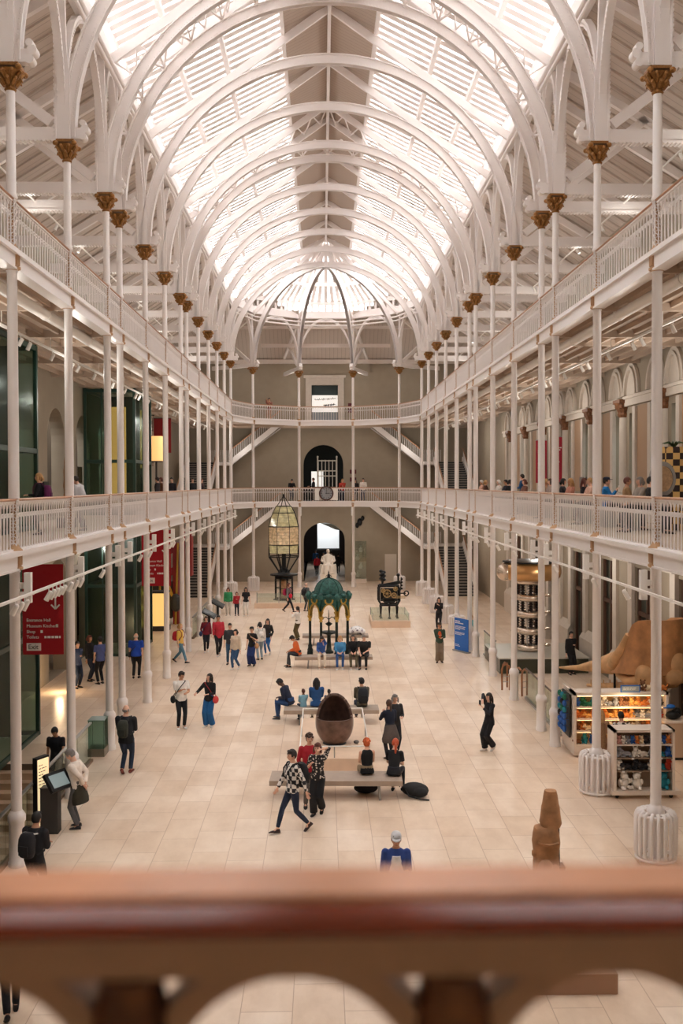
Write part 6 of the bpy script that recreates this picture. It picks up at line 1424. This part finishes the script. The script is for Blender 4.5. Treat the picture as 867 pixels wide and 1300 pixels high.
person('woman in a black jacket and blue jeans walking', -2.72, 44.0, 160, 1.62, (34, 32, 32), (40, 92, 150), (214, 210, 204), hair='dark', style='long', female=True, legs='slim', arms=('pocket', 'front'), pose='walk', stride=.1)
person('blond woman in a yellow top and jeans walking right by the left columns', -6.35, 42.3, 250, 1.66, (232, 190, 92), (88, 130, 152), (40, 38, 42), hair='blond', style='bob', female=True, pose='walk', stride=.34, sleeve='elbow', pack=((190, 36, 52), 'red backpack on the blond woman in yellow', .3, .42))
person('person in a green jumper and white trousers in the far left group', -5.74, 57.5, 182, 1.6, (52, 150, 96), (214, 206, 196), (206, 200, 194), hair='auburn', style='bob', female=True, build=1.15)
person('child in red and black in the far left group', -5.24, 57.4, 185, 1.36, (172, 42, 52), (32, 34, 44), hair='auburn', style='bob', arms=('chest', 'down'))
person('woman in a black top and white trousers in the far left group', -4.7, 57.2, 178, 1.64, (28, 28, 32), (224, 218, 210), (224, 220, 214), hair='dark', style='long', female=True, sleeve='short')
person('person in a grey jumper with a red jacket at the waist walking by the lens', -2.3, 58.8, 250, 1.72, (104, 102, 104), (28, 28, 34), (50, 34, 36), hair='auburn', style='bob', pose='walk', stride=.36, female=True, pack=((160, 34, 70), 'crimson backpack on the walker by the lens', .28, .4), extra=lambda root, P, H, s: MB().sph(P((0, .12, .98)), (.18*s, .1*s, .14*s), 10, 7).build('tied_jacket', cloth((206, 36, 60)), root))
person('bald man in grey with a black backpack beyond the fountain', -1.28, 59.2, -40, 1.68, (92, 96, 96), (60, 66, 66), hair='grey', style='bald', pack=((34, 34, 38), 'black backpack on the bald man beyond the fountain', .3, .42))
person('woman in a white shirt and olive trousers behind the fountain bench', -1.5, 48.3, 60, 1.62, (232, 226, 218), (92, 78, 48), (50, 44, 40), hair='dark', style='ponytail', female=True, arms=('phone', 'front'), legs='wide')
# --- on the fountain bench
person('seated person in an orange jacket and cap at the left end of the fountain bench', -1.3, 41.15, 88, 1.66, (214, 102, 48), (52, 54, 60), pose='sit', arms=('lap', 'knee'), hair='dark', hat=(36, 34, 36), lean=18, head=(-25, 0), skin='tan')
person('seated woman in a denim blue top and cream skirt on the fountain bench', -.33, 41.0, 180, 1.62, (52, 86, 150), (226, 214, 198), (214, 196, 178), pose='sit', arms=('face', 'lap'), hair='dark', style='long', female=True, lean=10, head=(-12, 0), skin='tan')
person('seated person with blond hair in a bright blue denim jacket', .42, 40.95, 178, 1.64, (76, 146, 196), (48, 84, 140), (228, 226, 222), pose='sit', arms=('lap', 'lap'), hair='blond', style='bob', lean=8)
person('seated woman in a black top and olive skirt on the fountain bench', .95, 40.95, 182, 1.68, (26, 24, 26), (92, 84, 66), (226, 220, 214), pose='sit', arms=('lap', 'lap'), hair='dark', style='long', female=True)
person('seated man in a black shirt at the right end of the fountain bench', 1.42, 40.95, 170, 1.74, (34, 34, 34), (30, 30, 34), (24, 24, 26), pose='sit', arms=('lap', 'knee'), hair='grey', sleeve='short', build=1.15, head=(0, 30), lean=10)
# --- left aisle
person('woman in a black dress and black jacket by the left wall', -9.3, 38.5, 250, 1.76, (28, 26, 28), (34, 40, 56), (26, 24, 24), hair='auburn', style='bob', arms=('front', 'down'), female=True, skin='tan')
person('man in a grey blue checked shirt half hidden by the second column', -9.45, 37.2, 230, 1.74, (62, 74, 104), (36, 48, 70), hair='dark', arms=('chest', 'down'))
person('man in a slate blue shirt and black trousers standing in the left aisle', -8.75, 37.9, 40, 1.8, (74, 86, 138), (24, 24, 28), sleeve='short', hair='black', arms=('pocket', 'down'))
person('bald man in a bright blue polo and black trousers in the left aisle', -7.6, 39.0, 0, 1.76, (24, 70, 178), (26, 26, 30), sleeve='short', hair='white', style='bald', build=1.15, extra=handbag('dark bag with a pale blue cloth on the man in bright blue', (62, 58, 56), -1))
# --- shop
person('shopper with very long fair brown hair at the large toy stand', 6.95, 25.75, -12, 1.66, (170, 132, 100), (150, 116, 92), hair='blond', style='long', female=True, arms=('front', 'front'), head=(-15, 0), extra=lambda root, P, H, s: MB().rings([[P((a*math.cos(2*PI*k/14), -.12+.06*math.sin(2*PI*k/14), zz)) for k in range(14)] for zz, a in ((.75, .1), (.9, .13), (1.2, .13), (1.45, .1))]).build('long_hair', hairm((150, 116, 84)), root))
person('shopper with black hair in a black and white patterned top at the toy stand', 7.45, 25.6, 5, 1.64, pattern('mono_print', (228, 222, 214), (40, 38, 40), 'blotch', 9, ratio=.52), (40, 40, 46), hair='black', style='short', arms=('front', 'front'), head=(-20, 0))
# --- far right and corridor
person('woman in black near the foot of the right staircase', 5.75, 51.5, 160, 1.66, (28, 26, 30), (30, 30, 36), hair='dark', style='long', female=True, arms=('phone', 'front'))
person('child in light blue behind the blue sign', 6.75, 46.8, 170, 1.35, (110, 190, 204), (200, 150, 130), hair='blond', style='bob', sleeve='short')
person('person in black clothes by the ringed machine', 9.55, 39.2, 200, 1.7, (36, 34, 36), (34, 34, 38), z=0, hair='black', arms=('chest', 'down'))
for k, (xx, yy, c, fc, nm) in enumerate((( -.75, 82, (170, 30, 44), 0, 'in a red coat at the far left'), (.55, 80.5, (50, 44, 46), 180, 'in dark brown right of the statue'), (-.2, 85, (34, 32, 36), 170, 'in black at the centre'), (-.9, 88, (60, 110, 170), 180, 'in blue deep inside'), (.5, 87, (92, 66, 52), 10, 'in brown deep inside'), (.1, 90, (40, 40, 46), 180, 'in dark grey farthest away'), (1.05, 84, (40, 36, 40), 0, 'in black at the right side'))):
    person('person %s of the far ground floor doorway' % nm, xx, yy, fc, 1.7, c, (32, 32, 38), hair='dark', style=('short', 'bob')[k % 2], pose='walk', stride=.2)
# --- galleries
person('man at the far second floor railing holding up a phone', -4.2, 74.0, 165, 1.78, (150, 96, 84), (176, 140, 118), z=12.15, hair='dark', arms=('phone', 'camera'), sleeve='short', skin='tan', legs='shorts')
person('person in black leaning on the far first floor railing at the left', -2.6, 73.6, 200, 1.72, (26, 26, 30), (40, 42, 50), z=6.23, hair='black', arms=('rail', 'rail'), lean=18)
person('person in black before the first floor archway at the left', -.95, 74.6, 90, 1.78, (26, 28, 34), (34, 36, 44), z=6.23, hair='brown', arms=('front', 'front'))
person('person in red leaning at the far first floor railing right of the clock', 1.2, 73.7, 185, 1.7, (188, 66, 52), (40, 44, 60), z=6.23, hair='blond', style='bob', arms=('chest', 'rail'), lean=8)
person('person in a white shirt at the far first floor railing on the right', 2.75, 73.7, 170, 1.74, (236, 230, 222), (60, 64, 80), z=6.23, hair='dark', arms=('rail', 'front'), lean=6)
person('person in dark clothes beside the right centre far column upstairs', 2.2, 74.6, 180, 1.66, (46, 38, 40), (40, 40, 46), z=6.23, hair='dark', style='long')
person('blond woman in black on the left first floor gallery', -7.95, 27.1, 95, 1.66, (28, 26, 34), (40, 40, 46), z=6.23, hair='blond', style='bob', female=True, pack=((104, 34, 84), 'magenta backpack on the blond woman upstairs', .34, .44), arms=('front', 'front'))
person('person in a pale grey top leaning over on the left first floor gallery', -7.3, 29.4, 70, 1.66, (196, 194, 196), (60, 60, 70), z=6.23, hair='dark', arms=('front', 'rail'), lean=24)
for k, (xx, yy, c, nm) in enumerate(((-8.1, 47.3, (34, 32, 36), 'in black nearest the lantern'), (-8.2, 49.0, (120, 76, 54), 'in a brown coat near the lantern'), (-7.9, 50.5, (40, 36, 44), 'in dark purple beyond the lantern'), (-7.5, 55.5, (30, 30, 34), 'in black near the stairs'), (-7.6, 60.5, (52, 34, 40), 'in maroon at the foot of the upper stairs'))):
    person('person %s on the left first floor gallery' % nm, xx, yy, 80+40*k, 1.68, c, (36, 36, 42), z=6.23, hair=('dark', 'auburn', 'black')[k % 3], style=('short', 'bob')[k % 2])
cafe = [(643, 'black', 'short', (40, 40, 50), 'in dark grey'), (648, 'dark', 'bob', (30, 30, 34), 'in black'), (667, 'auburn', 'bob', (120, 80, 66), 'in a rust jumper'), (694, 'blond', 'short', (196, 160, 130), 'in a beige top'), (700, 'brown', 'bob', (170, 150, 140), 'in a taupe top'), (716, 'black', 'bob', (44, 42, 48), 'in charcoal'), (726, 'blond', 'long', (190, 130, 110), 'in a pink top'), (743, 'auburn', 'long', (34, 30, 34), 'in a black blouse'), (751, 'blond', 'short', (210, 170, 150), 'in a peach top'), (798, 'auburn', 'short', (170, 136, 100), 'in a tan jacket'), (815, 'grey', 'bob', (150, 140, 130), 'in a grey jacket'), (828, 'black', 'short', (40, 38, 40), 'in a black jacket'), (612, 'white', 'short', (206, 160, 140), 'with white hair'), (617, 'blond', 'bob', (90, 60, 50), 'in a dark red top'), (634, 'white', 'bob', (230, 224, 218), 'in white')]
for k, (px, hr_, st, c, nm) in enumerate(cafe):
    X = 8.5; Y = 1264*(X+.3)/(px-409)
    person('seated visitor %s behind the right first floor railing, %s from the right' % (nm, ORD[[11, 10, 8, 7, 6, 5, 4, 3, 2, 1, 0, 0, 0, 0, 0][k]]) if k < 9 else 'seated visitor %s behind the right first floor railing' % nm, X, Y, (100, 250)[k % 2], 1.74, c, (40, 42, 50), z=6.23, pose='sit', seat=.6, arms=('lap', 'lap'), hair=hr_, style=st, skin=('fair', 'tan')[k % 3 == 0])
person('seated visitor in a bright blue top and navy cap behind the right first floor railing', 8.5, 30.7, 250, 1.76, (30, 120, 190), (40, 42, 50), z=6.23, pose='sit', seat=.6, arms=('phone', 'phone'), hair='dark', hat=(26, 30, 48), extra=lambda root, P, H, s: held('leaflet', 'white leaflet read by the visitor in the navy cap', 'leaflet', MB().box(P((0, .38, 1.4)), (.3, .01, .22)), WHT, root))
person('standing waiter in dark blue on the right first floor gallery', 8.9, 45.6, 60, 1.76, (40, 84, 130), (30, 32, 40), z=6.23, hair='black', arms=('front', 'front'))
for k in range(6):
    t = thing('gallery_bench', 'pale cushioned bench along the right first floor gallery, %s from the viewpoint' % ORD[k], 'bench', (8.5, 29.2+k*2.75, 6.23)); MB().bx(-.25, .25, -1.3, 1.3, .5, .6).build('seat', LEATH, t, 0)
    for y in (-1.1, 1.1): MB().bx(-.2, .2, y-.04, y+.04, 0, .5).build('leg', STEEL, t, 0)
# --- backpack on the floor by the bench
t = thing('backpack', 'black backpack lying on the floor at the right end of the near bench', 'backpack', (1.93, 24.0, 0), -.3)
b = MB(); b.sph((0, 0, .17), (.34, .22, .17), 16, 10); b.sph((.12, -.1, .15), (.22, .16, .13), 12, 8); b.build('bag', mat('pack_black', (26, 27, 30), .8, noise=.3, nscale=14), t); b = MB(); b.tube([(-.2, -.15, .2), (-.1, -.26, .08), (.2, -.28, .03), (.4, -.25, .02)], .018, 6); b.build('strap', BLACK, t); b = MB(); b.tube([(-.28, .0, .24), (-.36, 0, .3), (-.38, 0, .2)], .018, 6); b.build('loop_handle', BLACK, t)
b = MB(); b.sph((0, 0, .13), (.3, .2, .13), 12, 8); b.sph((.1, .05, .2), (.14, .12, .08), 8, 5); tag(b.build('bag', cloth((30, 30, 34))), 'black bag on the floor under the near bench', 'bag').location = (.75, 24.3, 0)
# --- the marble figure
b = MB(); b.rings([[V((a*math.cos(2*PI*k/18), yo+c*math.sin(2*PI*k/18), zz)) for k in range(18)] for zz, a, c, yo in ((1.3, .5, .5, -.1), (1.6, .47, .48, -.12), (1.85, .42, .4, -.05), (2.1, .34, .26, .05), (2.45, .36, .22, .1), (2.6, .3, .17, .1), (2.68, .1, .1, .08), (2.75, .08, .09, .06))])
b.sph((0, .03, 2.87), (.12, .14, .165), 14, 10); b.sph((0, -.1, 2.85), (.03, .035, .04), 8, 5)
for q in (-1, 1):
    b.tube([(q*.34, .08, 2.5), (q*.44, 0, 2.2), (q*.2, -.32, 2.05)], [.11, .1, .07], 10); b.tube([(q*.18, -.1, 1.85), (q*.2, -.52, 1.85), (q*.2, -.55, 1.4)], [.15, .13, .1], 10); b.sph((q*.2, -.62, 1.36), (.07, .14, .06), 8, 5)
    b.tube([(q*.3, -.2, 2.4), (q*.25, -.45, 1.9), (q*.3, -.5, 1.35)], [.05, .06, .05], 8)
    b.bx(q*.5-.06, q*.5+.06, -.3, .4, 1.3, 1.95)
job('figure', b, .03, MARB, STATUE)
run_jobs()

# a thing that turned out to be one single piece is that piece itself
for o in list(C.objects):
    if o.type == 'EMPTY' and o.parent is None and len(o.children) == 1 and not o.children[0].children and o.children[0].location.length < 1e-6:
        c = o.children[0]; nm = o.name
        for k in o.keys(): c[k] = o[k]
        c.parent = None; c.location = o.location; c.rotation_euler = o.rotation_euler
        bpy.data.objects.remove(o); c.name = nm
# ------------------------------------------------------------------ daylight, camera
sc = bpy.context.scene
w = bpy.data.worlds.new('overcast_sky'); sc.world = w; w.use_nodes = True
bg = w.node_tree.nodes['Background']; bg.inputs[0].default_value = (1.0, .99, .985, 1); bg.inputs[1].default_value = SKY
cam = bpy.data.cameras.new('camera'); co = bpy.data.objects.new('camera', cam); C.objects.link(co); sc.camera = co
F_ = 1264.; yaw = math.atan(24.5/F_); pit = math.atan(22/F_)
R = Matrix.Rotation(-yaw, 4, 'Z') @ Matrix.Rotation(PI/2-pit, 4, 'X') @ Matrix.Rotation(-.0028, 4, 'Z')
co.matrix_world = Matrix.Translation((-.3, 0, 7.6)) @ R
cam.sensor_width = 36; cam.sensor_fit = 'AUTO'; cam.lens = F_*36/1300; cam.shift_y = -14.3/1300; cam.clip_start = .05; cam.clip_end = 400
cam.dof.use_dof = True; cam.dof.focus_distance = 32; cam.dof.aperture_fstop = 3.2
vs = sc.view_settings; vs.view_transform = 'Standard'; vs.look = 'None'; vs.gamma = 1; vs.use_curve_mapping = False; vs.exposure = EXPO
sc.cycles.max_bounces = 14; sc.cycles.diffuse_bounces = 7; sc.cycles.transparent_max_bounces = 24; sc.cycles.glossy_bounces = 4
sc.cycles.caustics_reflective = False; sc.cycles.caustics_refractive = False
